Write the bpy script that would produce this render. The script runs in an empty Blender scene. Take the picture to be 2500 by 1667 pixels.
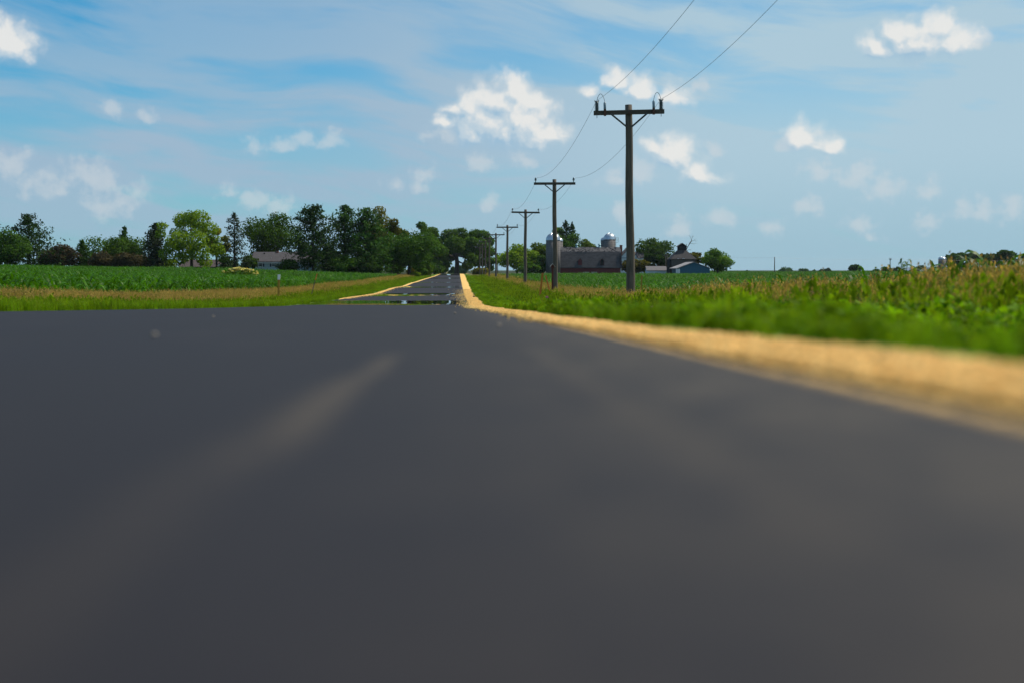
import bpy, math, random
import numpy as np
from mathutils import Vector, Euler
R = math.radians
rng = np.random.default_rng(7)
random.seed(7)
SC = bpy.context.scene
COL = SC.collection

# ------------------------------------------------------------------ camera
F = 50.0 / 36.0 * 2500.0            # focal length in photo pixels
CZ = 0.075                          # the camera stands on the asphalt
PITCH, YAW = math.atan(175.5 / F), math.atan(130.0 / F)
cam_d = bpy.data.cameras.new('camera'); cam = bpy.data.objects.new('camera', cam_d); COL.objects.link(cam)
cam.location = (0, 0, CZ); cam.rotation_euler = (math.pi / 2 - PITCH, 0, -YAW)
cam_d.lens = 50; cam_d.sensor_width = 36; cam_d.clip_start = 0.02; cam_d.clip_end = 20000
cam_d.dof.use_dof = True; cam_d.dof.focus_distance = 95; cam_d.dof.aperture_fstop = 2.3
SC.camera = cam
CROT = cam.rotation_euler.to_matrix()

def ray(px, py):
    return (CROT @ Vector(((px - 1250.0) / F, (833.5 - py) / F, -1.0))).normalized()
def P(px, py, Y):
    d = ray(px, py); return Vector((0, 0, CZ)) + d * (Y / d.y)
def PX(px, Y): return P(px, 658, Y).x
def PZ(py, Y): return P(1120, py, Y).z

# ------------------------------------------------------------------ light
SUN_AZ, SUN_EL = R(63), R(53)
sun_d = bpy.data.lights.new('sun', 'SUN'); sun = bpy.data.objects.new('sun', sun_d); COL.objects.link(sun)
sun_d.energy = 4.7; sun_d.angle = R(0.53); sun_d.color = (1.0, 0.90, 0.74)
SUN_DIR = Vector((math.sin(SUN_AZ) * math.cos(SUN_EL), math.cos(SUN_AZ) * math.cos(SUN_EL), math.sin(SUN_EL)))
sun.rotation_euler = (-SUN_DIR).to_track_quat('-Z', 'Y').to_euler()
sun.location = (30, 0, 60)
SC.view_settings.view_transform = 'Standard'; SC.view_settings.look = 'None'
SC.view_settings.exposure = 0.0; SC.view_settings.gamma = 1.0
SC.cycles.max_bounces = 6; SC.cycles.diffuse_bounces = 3; SC.cycles.transparent_max_bounces = 6
SC.cycles.volume_bounces = 0; SC.cycles.use_denoising = True
SC.cycles.caustics_reflective = False; SC.cycles.caustics_refractive = False

# ------------------------------------------------------------------ sky
class NT:
    def __init__(s, tree): s.t = tree
    def n(s, typ, ins=None, **kw):
        nd = s.t.nodes.new(typ)
        for k, v in kw.items(): setattr(nd, k, v)
        for k, v in (ins or {}).items():
            if isinstance(v, bpy.types.NodeSocket): s.t.links.new(v, nd.inputs[k])
            else: nd.inputs[k].default_value = v
        return nd
    def m(s, op, a, b=None, c=None, clamp=False):
        ins = {0: a}
        if b is not None: ins[1] = b
        if c is not None: ins[2] = c
        return s.n('ShaderNodeMath', ins, operation=op, use_clamp=clamp).outputs[0]
    def v(s, op, a, b=None, c=None):
        ins = {0: a}
        if b is not None: ins[1] = b
        if c is not None: ins[2] = c
        nd = s.n('ShaderNodeVectorMath', ins, operation=op)
        return nd.outputs['Value'] if op in ('LENGTH', 'DOT_PRODUCT', 'DISTANCE') else nd.outputs[0]
    def noise(s, vec, scale, detail=4, rough=0.55, out='Fac', dims='3D'):
        return s.n('ShaderNodeTexNoise', {'Vector': vec, 'Scale': scale, 'Detail': detail, 'Roughness': rough}).outputs[out]
    def mix(s, fac, a, b, blend='MIX'):
        nd = s.n('ShaderNodeMix', None, data_type='RGBA', blend_type=blend)
        for k, v in ((0, fac), (6, a), (7, b)):
            if isinstance(v, bpy.types.NodeSocket): s.t.links.new(v, nd.inputs[k])
            else: nd.inputs[k].default_value = v if k == 0 else (tuple(v) + (1,))[:4]
        return nd.outputs[2]
    def ss(s, x, a, b, lo=0.0, hi=1.0):
        return s.n('ShaderNodeMapRange', {'Value': x, 'From Min': a, 'From Max': b, 'To Min': lo, 'To Max': hi}, interpolation_type='SMOOTHSTEP').outputs[0]
    def lin(s, x, a, b, lo=0.0, hi=1.0):
        return s.n('ShaderNodeMapRange', {'Value': x, 'From Min': a, 'From Max': b, 'To Min': lo, 'To Max': hi}).outputs[0]
    def link(s, a, b): s.t.links.new(a, b)

# lobes of the cumulus clouds: direction (given by the photo pixel), radius in pixels, weight
CLOUDS = [
 (1255,222,46,1),(1300,240,36,1),(1212,248,52,1),(1150,262,44,1),(1108,272,30,.95),(1180,300,62,.95),(1265,298,80,1),(1335,322,44,.95),(1090,312,34,.8),(1040,338,26,.6),(1230,328,66,.9),(1150,332,50,.9),(1320,338,44,.85),(1195,300,60,1),(1085,335,40,.7),
 (1500,198,42,.9),(1560,222,46,.9),(1440,228,26,.8),(1640,240,52,.8),(1705,208,22,.6),
 (2285,75,44,1),(2190,92,36,1),(2235,112,58,1),(2130,128,40,.9),(2345,112,48,.9),(2405,116,30,.75),
 (5,112,62,1),(45,112,30,.85),
 (752,336,38,.7),(690,354,34,.6),(805,344,30,.6),(620,352,36,.45),
 (30,412,56,.75),(95,468,46,.6),(150,478,30,.45),
 (1645,388,56,.9),(1600,372,36,.8),(1706,424,52,.85),(1560,430,50,.7),(1745,352,30,.75),(1495,442,30,.6),
 (1965,332,46,.85),(2022,352,40,.8),(2000,412,44,.7),(2095,432,46,.7),(2150,456,54,.65),(2260,458,42,.6),(1925,345,30,.6),
 (1030,432,36,.75),(952,466,30,.6),(1020,462,30,.5),
 (625,482,44,.65),(684,508,36,.6),(560,470,30,.4),
 (2390,522,52,.75),(1975,502,40,.55),(2110,542,44,.5),(2255,545,40,.5),(2470,510,44,.55),(1660,552,40,.5),(1760,545,40,.45),(1520,525,30,.5),(1890,560,36,.4),(2130,580,34,.4),
 (265,266,30,.4),(225,437,64,.4),(260,500,60,.4),(330,470,44,.35),(1170,402,40,.45),(1270,398,36,.4),(1205,502,34,.4),(350,275,26,.3),
]
HAZE = .000038
SKY_TINT = (.30, .86, 1.05)
VEIL, VEIL_RIGHT, VEIL_LOW = (3.45, 4.80, 6.15), (4.30, 5.90, 6.9), (3.15, 5.0, 6.15)
CLOUD_SHADE, CLOUD_LIT, CLOUD_FAINT = (3.3, 5.1, 6.7), (8.4, 8.3, 8.0), (6.4, 6.8, 7.1)
W = bpy.data.worlds.new('World'); SC.world = W; W.use_nodes = True
W.cycles.sampling_method = 'MANUAL'; W.cycles.sample_map_resolution = 256
nt = NT(W.node_tree); W.node_tree.nodes.clear()
out = nt.n('ShaderNodeOutputWorld')
SKY_STRENGTH = 0.1
sky = nt.n('ShaderNodeTexSky', sky_type='NISHITA')
sky.sun_disc = False; sky.sun_elevation = SUN_EL; sky.sun_rotation = SUN_AZ
sky.altitude = 250; sky.air_density = 1.0; sky.dust_density = 0.4; sky.ozone_density = 3.0
D0 = nt.n('ShaderNodeTexCoord').outputs['Generated']
sx = nt.n('ShaderNodeSeparateXYZ', {0: D0}).outputs
AZ = nt.m('ARCTAN2', sx[0], sx[1]); EL = nt.m('ARCSINE', sx[2])
P0 = nt.n('ShaderNodeCombineXYZ', {0: AZ, 1: EL}).outputs[0]
# veil of thin cirrus, streaked, over the clear sky
st = nt.v('ADD', nt.v('MULTIPLY', D0, (1.7, 1.0, 10.5)), nt.v('MULTIPLY', nt.noise(D0, 4, 2, .5, 'Color'), (.35, .35, .8)))
st = nt.v('ADD', st, nt.n('ShaderNodeCombineXYZ', {2: nt.m('MULTIPLY', sx[0], 1.6)}).outputs[0])
ci = nt.noise(st, 3.1, 5, .55)
veil = nt.m('ADD', nt.m('ADD', nt.ss(ci, .33, .62, -.08, .60), nt.ss(EL, .165, .07, 0, .52)), nt.ss(AZ, -.28, .18, -.06, .46))
veil = nt.m('MINIMUM', nt.m('MAXIMUM', veil, 0.0), .96)
base = nt.mix(1.0, sky.outputs[0], SKY_TINT, 'MULTIPLY')
clear = nt.mix(veil, base, nt.mix(nt.ss(EL, .09, .0, 0, .8), nt.mix(nt.ss(AZ, -.12, .22), VEIL, VEIL_RIGHT), VEIL_LOW))
bg0 = nt.n('ShaderNodeBackground', {'Color': clear, 'Strength': SKY_STRENGTH}).outputs[0]

GROUPS = {}
def cloud_group(lobes, grow, fba):
    """density of one stretch of cloud as a function of the sky direction (azimuth, elevation)."""
    g = bpy.data.node_groups.new('cloud_shape', 'ShaderNodeTree')
    g.interface.new_socket('P', in_out='INPUT', socket_type='NodeSocketVector'); g.interface.new_socket('D', in_out='OUTPUT', socket_type='NodeSocketFloat')
    q_ = NT(g); Pv = q_.n('NodeGroupInput').outputs[0]
    wn = q_.noise(Pv, 24, 3, .6, 'Color')
    Pw = q_.v('ADD', Pv, q_.v('MULTIPLY_ADD', wn, (.030, .024, 0), (-.015, -.012, 0)))
    acc = None
    for px, py, r, w in lobes:
        d = ray(px, py); az, el = math.atan2(d.x, d.y), math.asin(d.z)
        k = F / (r * grow)
        q = q_.v('MULTIPLY_ADD', Pw, (k / 1.12, k, 0), (-az * k / 1.12, -el * k, 0))
        q = q_.v('MAXIMUM', q, q_.v('MULTIPLY', q, (-1, -1.6, 0)))      # flat cloud bases
        val = q_.m('MULTIPLY_ADD', q_.v('LENGTH', q), -1.25, 1.25 - (max(0, 1 - w) * 1.4 if w >= .8 else 0))
        acc = val if acc is None else q_.n('ShaderNodeMath', {0: acc, 1: val, 2: .25}, operation='SMOOTH_MAX').outputs[0]
    if not lobes:                                   # away from this view: clouds of the same kind
        e_ = q_.n('ShaderNodeSeparateXYZ', {0: Pv}).outputs[1]
        acc = q_.m('SUBTRACT', q_.lin(q_.noise(Pv, 5, 2, .5), .55, .75, 0, .9), q_.ss(e_, .3, .9))
    fb = q_.noise(Pv, 75, 5, .62)
    vo = q_.n('ShaderNodeTexVoronoi', {'Vector': Pw, 'Scale': 78, 'Detail': 2.0, 'Roughness': .5}, feature='F1', voronoi_dimensions='2D', normalize=True).outputs[0]
    res = q_.m('ADD', q_.m('ADD', q_.m('MULTIPLY', acc, 1.15), q_.m('MULTIPLY_ADD', fb, fba, -.5 * fba)), q_.m('MULTIPLY_ADD', vo, -.85, .26))
    q_.link(res, q_.n('NodeGroupOutput').inputs[0])
    return g
def cloud_density(Pv, lobes, grow=1.5, fba=.7):
    key = (tuple(lobes), grow, fba)
    if key not in GROUPS: GROUPS[key] = cloud_group(lobes, grow, fba)
    nd = nt.n('ShaderNodeGroup'); nd.node_tree = GROUPS[key]; nt.link(Pv, nd.inputs[0])
    return nd.outputs[0]

def cloud_bg(lobes):
    solid = [c for c in lobes if c[3] >= .8]; faint = [c for c in lobes if c[3] < .8]
    res = bg0; under = clear
    if faint:
        dF = cloud_density(P0, faint, 1.5, 2.2)
        aF = nt.m('MULTIPLY', nt.ss(dF, .30, 1.45), .50)
        under = nt.mix(aF, clear, nt.mix(nt.ss(dF, .2, 1.0), (3.9, 5.5, 7.0), CLOUD_FAINT))
        res = nt.n('ShaderNodeBackground', {'Color': under, 'Strength': SKY_STRENGTH}).outputs[0]
    if faint and not solid: return res
    dA = cloud_density(P0, solid)
    dB = cloud_density(nt.v('ADD', P0, (.0045, .0055, 0)), solid)
    dC = cloud_density(nt.v('ADD', P0, (.011, .016, 0)), solid)
    alpha = nt.ss(dA, -.06, .90)
    lit = nt.ss(nt.m('ADD', nt.m('SUBTRACT', dA, dB), nt.m('MULTIPLY', nt.m('SUBTRACT', dA, dC), .6)), -1.0, 1.15)
    thick = nt.ss(dA, .0, .9)
    col = nt.mix(nt.ss(lit, .34, .95), nt.mix(nt.ss(lit, .0, .36), CLOUD_SHADE, (5.2, 6.35, 7.2)), CLOUD_LIT)
    b = nt.n('ShaderNodeBackground', {'Color': nt.mix(thick, nt.mix(.45, under, col), col), 'Strength': SKY_STRENGTH}).outputs[0]
    return nt.n('ShaderNodeMixShader', {0: nt.m('MULTIPLY', alpha, .9), 1: res, 2: b}).outputs[0]

edges = [-200, 330, 900, 1130, 1400, 1560, 1800, 2080, 2270, 2750]
chain = cloud_bg([])
azp = lambda px: math.atan2(ray(px, 400).x, ray(px, 400).y)
for i in range(len(edges) - 1):
    lob = [c for c in CLOUDS if edges[i] - 2.6 * c[2] - 60 < c[0] < edges[i + 1] + 2.6 * c[2] + 60]
    chain = nt.n('ShaderNodeMixShader', {0: nt.m('GREATER_THAN', AZ, azp(edges[i])), 1: chain, 2: cloud_bg(lob)}).outputs[0]
chain = nt.n('ShaderNodeMixShader', {0: nt.m('GREATER_THAN', AZ, azp(edges[-1])), 1: chain, 2: cloud_bg([])}).outputs[0]
nt.link(chain, out.inputs[0])

# ------------------------------------------------------------------ helpers
def srgb(r, g, b):
    f = lambda c: (c / 255 / 12.92) if c / 255 <= .04045 else ((c / 255 + .055) / 1.055) ** 2.4
    return (f(r), f(g), f(b))

def tag(o, label=None, cat=None, group=None, kind=None):
    if label: o['label'] = label
    if cat: o['category'] = cat
    if group: o['group'] = group
    if kind: o['kind'] = kind
    return o

class MB:
    def __init__(s): s.v = []; s.f = []
    def add(s, vs, fs):
        o = len(s.v); s.v += [tuple(v) for v in vs]; s.f += [tuple(i + o for i in f) for f in fs]; return s
    def box(s, x0, x1, y0, y1, z0, z1):
        return s.add([(x0,y0,z0),(x1,y0,z0),(x1,y1,z0),(x0,y1,z0),(x0,y0,z1),(x1,y0,z1),(x1,y1,z1),(x0,y1,z1)],
                     [(0,3,2,1),(4,5,6,7),(0,1,5,4),(1,2,6,5),(2,3,7,6),(3,0,4,7)])
    def prism(s, prof, y0, y1, axis='y'):
        # profile of (a, z) points, extruded along y (a = x) or along x (a = y)
        n = len(prof)
        mk = (lambda a, t, z: (a, t, z)) if axis == 'y' else (lambda a, t, z: (t, a, z))
        vs = [mk(a, y0, z) for a, z in prof] + [mk(a, y1, z) for a, z in prof]
        fs = [tuple(range(n)), tuple(range(2 * n - 1, n - 1, -1))] + [(i, i + n, (i + 1) % n + n, (i + 1) % n) for i in range(n)]
        return s.add(vs, fs)
    def lathe(s, prof, cx=0, cy=0, seg=16, cap=True):
        vs, fs = [], []
        for r, z in prof:
            for k in range(seg):
                a = 2 * math.pi * k / seg; vs.append((cx + r * math.cos(a), cy + r * math.sin(a), z))
        for i in range(len(prof) - 1):
            for k in range(seg):
                k2 = (k + 1) % seg
                fs.append((i*seg+k, i*seg+k2, (i+1)*seg+k2, (i+1)*seg+k))
        if cap: fs += [tuple(reversed(range(seg))), tuple(range((len(prof)-1)*seg, len(prof)*seg))]
        return s.add(vs, fs)
    def tube(s, pts, rad, seg=6):
        pts = [Vector(p) for p in pts]; n = len(pts)
        rad = rad if isinstance(rad, (list, tuple)) else [rad] * n
        vs, fs = [], []
        for i, p in enumerate(pts):
            t = (pts[min(i+1, n-1)] - pts[max(i-1, 0)]).normalized()
            a = t.cross(Vector((0, 0, 1)) if abs(t.z) < .9 else Vector((1, 0, 0))).normalized(); b = t.cross(a)
            for k in range(seg):
                g = 2 * math.pi * k / seg; vs.append(p + (a * math.cos(g) + b * math.sin(g)) * rad[i])
        for i in range(n - 1):
            for k in range(seg):
                k2 = (k + 1) % seg; fs.append((i*seg+k, i*seg+k2, (i+1)*seg+k2, (i+1)*seg+k))
        fs += [tuple(reversed(range(seg))), tuple(range((n-1)*seg, n*seg))]
        return s.add(vs, fs)
    def build(s, name, mat, parent=None, smooth=False, link=True):
        me = bpy.data.meshes.new(name); me.from_pydata(s.v, [], s.f); me.update()
        return mkobj(name, me, mat, parent, smooth, link)

def mkobj(name, me, mat, parent=None, smooth=False, link=True):
    for m_ in (mat if isinstance(mat, (list, tuple)) else [mat]): me.materials.append(m_)
    if smooth: me.polygons.foreach_set('use_smooth', [True] * len(me.polygons))
    o = bpy.data.objects.new(name, me)
    if link: COL.objects.link(o)
    if parent: o.parent = parent
    return o

def quads_mesh(name, V, nper=4):
    """V: (N, nper, 3) array, one face each."""
    N = V.shape[0]; me = bpy.data.meshes.new(name)
    me.vertices.add(N * nper); me.vertices.foreach_set('co', V.reshape(-1).astype(np.float32))
    me.loops.add(N * nper); me.loops.foreach_set('vertex_index', np.arange(N * nper, dtype=np.int32))
    me.polygons.add(N); me.polygons.foreach_set('loop_start', np.arange(0, N * nper, nper, dtype=np.int32))
    me.update(calc_edges=True); return me

def thing(name, loc, label, cat, group=None, rz=0):
    o = bpy.data.objects.new(name, None); COL.objects.link(o); o.location = loc; o.rotation_euler.z = rz
    o.empty_display_size = .2
    return tag(o, label, cat, group)

def copy_tree(o, parent=None):
    c = o.copy(); COL.objects.link(c); c.parent = parent
    for ch in o.children: copy_tree(ch, c)
    return c

# ------------------------------------------------------------------ materials
def mat(name, col, rough=.8, var=0, vscale=4.0, col2=None, spec=.4, metal=0, bump=0, bscale=30, stretch=(1, 1, 1), coord='Object'):
    m = bpy.data.materials.new(name); m.use_nodes = True; t = NT(m.node_tree)
    b = m.node_tree.nodes['Principled BSDF']
    b.inputs['Roughness'].default_value = rough; b.inputs['Specular IOR Level'].default_value = spec; b.inputs['Metallic'].default_value = metal
    b.inputs['Base Color'].default_value = (*col, 1)
    if var or col2 or bump:
        c = t.n('ShaderNodeTexCoord').outputs[coord]
        c = t.v('MULTIPLY', c, stretch)
        if var or col2:
            f = t.ss(t.noise(c, vscale, 5, .6), .32, .68)
            c2 = col2 or tuple(x * (1 - var) for x in col)
            t.link(t.mix(f, col, c2), b.inputs['Base Color'])
        if bump:
            bp = t.n('ShaderNodeBump', {'Height': t.noise(c, bscale, 4, .6), 'Strength': bump, 'Distance': .02})
            t.link(bp.outputs[0], b.inputs['Normal'])
    return m

def leafmat(name, col, col2=None, trans=.35, rough=.65, nscale=.5, spec=.06, rnd=.35):
    m = bpy.data.materials.new(name); m.use_nodes = True; t = NT(m.node_tree)
    b = m.node_tree.nodes['Principled BSDF']; o = m.node_tree.nodes['Material Output']
    geo = t.n('ShaderNodeNewGeometry'); oi = t.n('ShaderNodeObjectInfo')
    f = t.ss(t.noise(geo.outputs['Position'], nscale, 3, .6), .33, .67)
    c = t.mix(f, col, col2 or tuple(x * .6 for x in col))
    r1 = t.lin(oi.outputs['Random'], 0, 1, 1 - rnd, 1 + rnd)
    r2 = t.lin(geo.outputs['Random Per Island'], 0, 1, .72, 1.28)
    k = t.m('MULTIPLY', r1, r2)
    c = t.v('SCALE', c)
    sc = c.node; t.link(k, sc.inputs['Scale'])
    t.link(c, b.inputs['Base Color']); b.inputs['Roughness'].default_value = rough; b.inputs['Specular IOR Level'].default_value = spec
    tr = t.n('ShaderNodeBsdfTranslucent'); t.link(t.mix(1.0, c, (1.25, 1.25, .55), 'MULTIPLY'), tr.inputs['Color'])
    mx = t.n('ShaderNodeMixShader', {0: trans}); t.link(b.outputs[0], mx.inputs[1]); t.link(tr.outputs[0], mx.inputs[2])
    t.link(mx.outputs[0], o.inputs['Surface'])
    return m

# ------------------------------------------------------------------ terrain
def pchip(xs, ys):
    xs, ys = np.array(xs, float), np.array(ys, float); h = np.diff(xs); d = np.diff(ys) / h
    m = np.zeros_like(xs); m[0], m[-1] = d[0], d[-1]
    for i in range(1, len(xs) - 1):
        m[i] = 0 if d[i-1] * d[i] <= 0 else 2 * d[i-1] * d[i] / (d[i-1] + d[i])
    def f(x):
        x = np.clip(np.asarray(x, float), xs[0], xs[-1]); i = np.clip(np.searchsorted(xs, x) - 1, 0, len(xs) - 2)
        t = (x - xs[i]) / h[i]
        return ((2*t**3 - 3*t**2 + 1) * ys[i] + (t**3 - 2*t**2 + t) * h[i] * m[i] + (-2*t**3 + 3*t**2) * ys[i+1] + (t**3 - t**2) * h[i] * m[i+1])
    return f
road_z = pchip([-60, -20, 0, 10, 20, 30, 40, 48, 66, 82, 104, 127, 152, 181, 193, 230, 335, 450, 520, 700, 1000, 4000],
               [1.2, .5, 0, -.25, -.5, -.745, -.97, -1.14, -1.335, -1.49, -1.645, -1.60, -1.71, -1.625, -1.66, -1.62, -1.60, -1.42, -1.5, -2.4, -3.0, -3.2])
XL, XR = -5.6, 0.375                # asphalt edges
GL, GR = -6.15, 0.82               # outer edges of the gravel shoulders
cross = pchip([-1600, -60, -12, -10, -8, GL, XL, XR, GR, 1.4, 3.0, 6.0, 8.6, 45, 1600],
              [1.3, 1.3, .03, -.02, -.16, -.02, -.012, -.012, .0, -.085, -.18, -.16, -.17, -.10, -.03])
def ground_z(x, y):
    x = np.asarray(x, float); y = np.asarray(y, float)
    n = .03 * np.sin(x * .9 + 1.3 * np.sin(y * .31)) * np.cos(y * .7) * np.clip(np.minimum(np.abs(x - GR), np.abs(x - GL)) - .3, 0, 1)
    n = np.where((x > GL) & (x < GR), 0, n)
    n = np.where(y > 60, n * .6, n)
    return road_z(y) + cross(x) + n
def gz(x, y): return float(ground_z(x, y))

def grid_mesh(name, xs, ys, zf, mat_, parent=None):
    X, Y = np.meshgrid(xs, ys); Z = zf(X, Y); nx, ny = len(xs), len(ys)
    me = bpy.data.meshes.new(name)
    v = np.stack([X, Y, Z], -1).reshape(-1, 3)
    i = np.arange(nx * ny).reshape(ny, nx)
    q = np.stack([i[:-1, :-1], i[:-1, 1:], i[1:, 1:], i[1:, :-1]], -1).reshape(-1, 4)
    me.from_pydata(v.tolist(), [], q.tolist()); me.update()
    return mkobj(name, me, mat_, parent, True)

YS = np.concatenate([np.arange(-40, 0, 2), np.arange(0, 40, .5), np.arange(40, 150, 2), np.arange(150, 540, 5), np.arange(540, 1000, 30), np.linspace(1000, 3900, 16)])
XS = np.concatenate([-np.geomspace(1500, 70, 14), np.arange(-64, -13, 4), np.arange(-12, GL, .4), [GL, -5.9, XL], np.arange(-4, XR, 1.0), [XR, .6, GR], np.arange(1.0, 9, .4), np.arange(10, 64, 4), np.geomspace(66, 1500, 14)])

def m_ground():
    m = bpy.data.materials.new('grassy_soil'); m.use_nodes = True; t = NT(m.node_tree); b = m.node_tree.nodes['Principled BSDF']
    p = t.n('ShaderNodeNewGeometry').outputs['Position']
    s = t.n('ShaderNodeSeparateXYZ', {0: p}).outputs
    n1 = t.noise(p, 1.2, 5, .65); n2 = t.noise(p, 9, 4, .6)
    green = t.mix(t.ss(n2, .35, .65), (.10, .17, .010), (.06, .11, .008))
    tan = t.mix(t.ss(n2, .35, .65), (.20, .14, .05), (.08, .09, .02))
    ax = t.m('ADD', t.m('ABSOLUTE', t.m('ADD', s[0], 2.6)), t.m('MULTIPLY_ADD', n1, 2.0, -1.0))
    zone = t.ss(ax, 5.4, 6.8)
    soil = t.mix(t.ss(n1, .3, .7), (.030, .042, .010), (.022, .030, .009))
    c = t.mix(zone, green, tan); c = t.mix(t.ss(ax, 9.4, 11.0), c, soil)
    t.link(c, b.inputs['Base Color']); b.inputs['Roughness'].default_value = .95; b.inputs['Specular IOR Level'].default_value = .1
    return m
ground = grid_mesh('ground', XS, YS, ground_z, m_ground()); tag(ground, kind='structure')

# asphalt, with dust streaks, a seam, and far bands made mirror-smooth to imitate a heat mirage
def m_asphalt():
    m = bpy.data.materials.new('asphalt'); m.use_nodes = True; t = NT(m.node_tree); b = m.node_tree.nodes['Principled BSDF']
    p = t.n('ShaderNodeTexCoord').outputs['Object']; s = t.n('ShaderNodeSeparateXYZ', {0: p}).outputs
    fine = t.noise(p, 180, 3, .7); mid = t.noise(t.v('MULTIPLY', p, (1, .25, 1)), 2.2, 4, .6)
    c = t.mix(t.ss(fine, .3, .7), (.0124, .0112, .0150), (.0200, .0180, .0222))
    c = t.mix(t.ss(mid, .35, .7), c, (.0170, .0148, .0172))
    c = t.mix(t.ss(t.noise(t.v('MULTIPLY', p, (1.6, .5, 1)), 1.7, 5, .65), .50, .74, 0, .55), c, (.034, .030, .031))
    def streak(x0, w, y0, y1, amt):
        wob = t.m('MULTIPLY_ADD', t.noise(t.n('ShaderNodeCombineXYZ', {1: s[1]}).outputs[0], 1.3, 2), .06, -.03)
        dx = t.m('ABSOLUTE', t.m('SUBTRACT', t.m('ADD', s[0], wob), x0))
        k = t.m('MULTIPLY', t.ss(dx, w, w * .2), t.m('MULTIPLY', t.ss(s[1], y1, y1 * .82), t.ss(s[1], y0 * .6, y0)))
        return t.m('MULTIPLY', k, t.m('MULTIPLY', t.ss(t.noise(p, 40, 4, .7), .25, .6), amt))
    for a in ((-.100, .027, .95, 2.35, .27), (-.115, .034, .2, 1.6, .07), (.125, .030, .5, 2.6, .13), (.25, .09, .2, 30, .07)):
        c = t.mix(streak(*a), c, (.16, .125, .085))
    # fine dust blown in from the gravel
    edge = t.m('MULTIPLY', t.ss(s[0], -.15, XR, 0, .40), t.ss(t.noise(p, 12, 5, .7), .35, .7))
    c = t.mix(edge, c, (.13, .105, .075))
    lip = t.m('MULTIPLY', t.ss(s[0], XR - .045, XR - .004, 0, .95), t.ss(t.noise(p, 45, 4, .7), .36, .56))
    c = t.mix(lip, c, (.74, .47, .155))
    t.link(c, b.inputs['Base Color'])
    # mirror bands, in metres along the road
    band = None; tilt = None
    jag = t.m('MULTIPLY_ADD', t.noise(t.v('MULTIPLY', p, (.35, .06, 1)), 1.0, 3, .6), 7, -3.5)
    yy = t.m('ADD', s[1], jag)
    for y0, y1, w, tl in ((50, 63, 1.5, .0), (84, 102, 1.5, .0), (130, 150, 2, .0), (183, 191, 1.5, .0), (262, 276, 6, .0022), (385, 430, 14, .001)):
        k = t.m('MULTIPLY', t.ss(yy, y0 - w, y0 + w), t.ss(yy, y1 + w, y1 - w))
        band = k if band is None else t.m('MAXIMUM', band, k)
        tt = t.m('MULTIPLY', k, tl); tilt = tt if tilt is None else t.m('ADD', tilt, tt)
    band = t.m('MULTIPLY', band, t.ss(t.noise(t.v('MULTIPLY', p, (.10, .35, 1)), 1.0, 3, .6), .30, .42))
    b.inputs['Roughness'].default_value = .72; b.inputs['Specular IOR Level'].default_value = .14
    rip = t.m('MULTIPLY', band, t.m('MULTIPLY_ADD', t.noise(t.v('MULTIPLY', p, (.12, .55, 1)), 1.0, 3, .6), .0032, -.0016))
    N = t.n('ShaderNodeNewGeometry').outputs['Normal']
    add = t.n('ShaderNodeCombineXYZ', {1: t.m('ADD', tilt, rip)}).outputs[0]
    nn = t.v('NORMALIZE', t.v('ADD', N, add))
    mirage = t.n('ShaderNodeBsdfPrincipled', {'Roughness': .008, 'Specular IOR Level': .7, 'Normal': nn}); t.link(c, mirage.inputs['Base Color'])  # mirror-smooth asphalt imitating the reflections of a heat mirage
    mx = t.n('ShaderNodeMixShader', {0: band, 1: b.outputs[0], 2: mirage.outputs[0]})
    t.link(mx.outputs[0], m.node_tree.nodes['Material Output'].inputs['Surface'])
    return m
ASPH = m_asphalt()
YR = np.concatenate([np.arange(-30, 0, 2), np.arange(0, 150, .5), np.arange(150, 466, 2)])
road = grid_mesh('road', np.linspace(XL, XR, 13), YR, lambda x, y: road_z(y), ASPH); tag(road, kind='structure')
side = grid_mesh('road', np.concatenate([np.arange(-60, XL, 4), np.arange(XL, 90, 4)]), np.linspace(466, 472.5, 4), lambda x, y: road_z(y) + np.clip(cross(x), -.0, 2) + .03, ASPH); tag(side, kind='structure')

GRAV = mat('gravel_bed', (.82, .525, .175), .95, col2=(.66, .415, .135), vscale=25, spec=.15, bump=.6, bscale=60)
def edge_noise(y, s, a): return a * (np.sin(y * 1.7 + s) * .5 + np.sin(y * .43 + 2 * s) * .8 + np.sin(y * 5.1 + s) * .25)
def shoulder(name, xa, xb, wa, wb, hump, ystart=-20):
    us = np.linspace(0, 1, 7); ys = np.concatenate([np.arange(ystart, 150, .5), np.arange(150, 462, 3)])
    U, Y = np.meshgrid(us, ys)
    A = xa + edge_noise(Y, 1, wa); B = xb(Y) + edge_noise(Y, 4, wb); X = A + (B - A) * U
    Z = road_z(Y) + .006 + hump * np.sin(np.clip(U, 0, 1) * math.pi) ** .8
    n = len(us); me = bpy.data.meshes.new(name); i = np.arange(len(ys) * n).reshape(-1, n)
    q = np.stack([i[:-1, :-1], i[:-1, 1:], i[1:, 1:], i[1:, :-1]], -1).reshape(-1, 4)
    me.from_pydata(np.stack([X, Y, Z], -1).reshape(-1, 3).tolist(), [], q.tolist()); me.update()
    return tag(mkobj(name, me, GRAV, None, True), kind='structure')
gr_out = lambda y: np.interp(y, [0, 10, 24, 60, 110, 200, 330], [.58, .61, .82, .92, 1.0, 1.25, 1.6])
shoulder('gravel_shoulder', XR, gr_out, .014, .04, .004)
shoulder('gravel_shoulder', XL, lambda y: np.interp(y, [0, 66, 74, 300], [XL - .02, XL - .03, GL + .15, GL + .1]), .0, .03, .006, 67)
drive = MB(); prev = None
dz = lambda x, y: gz(x, y) + .035
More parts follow.
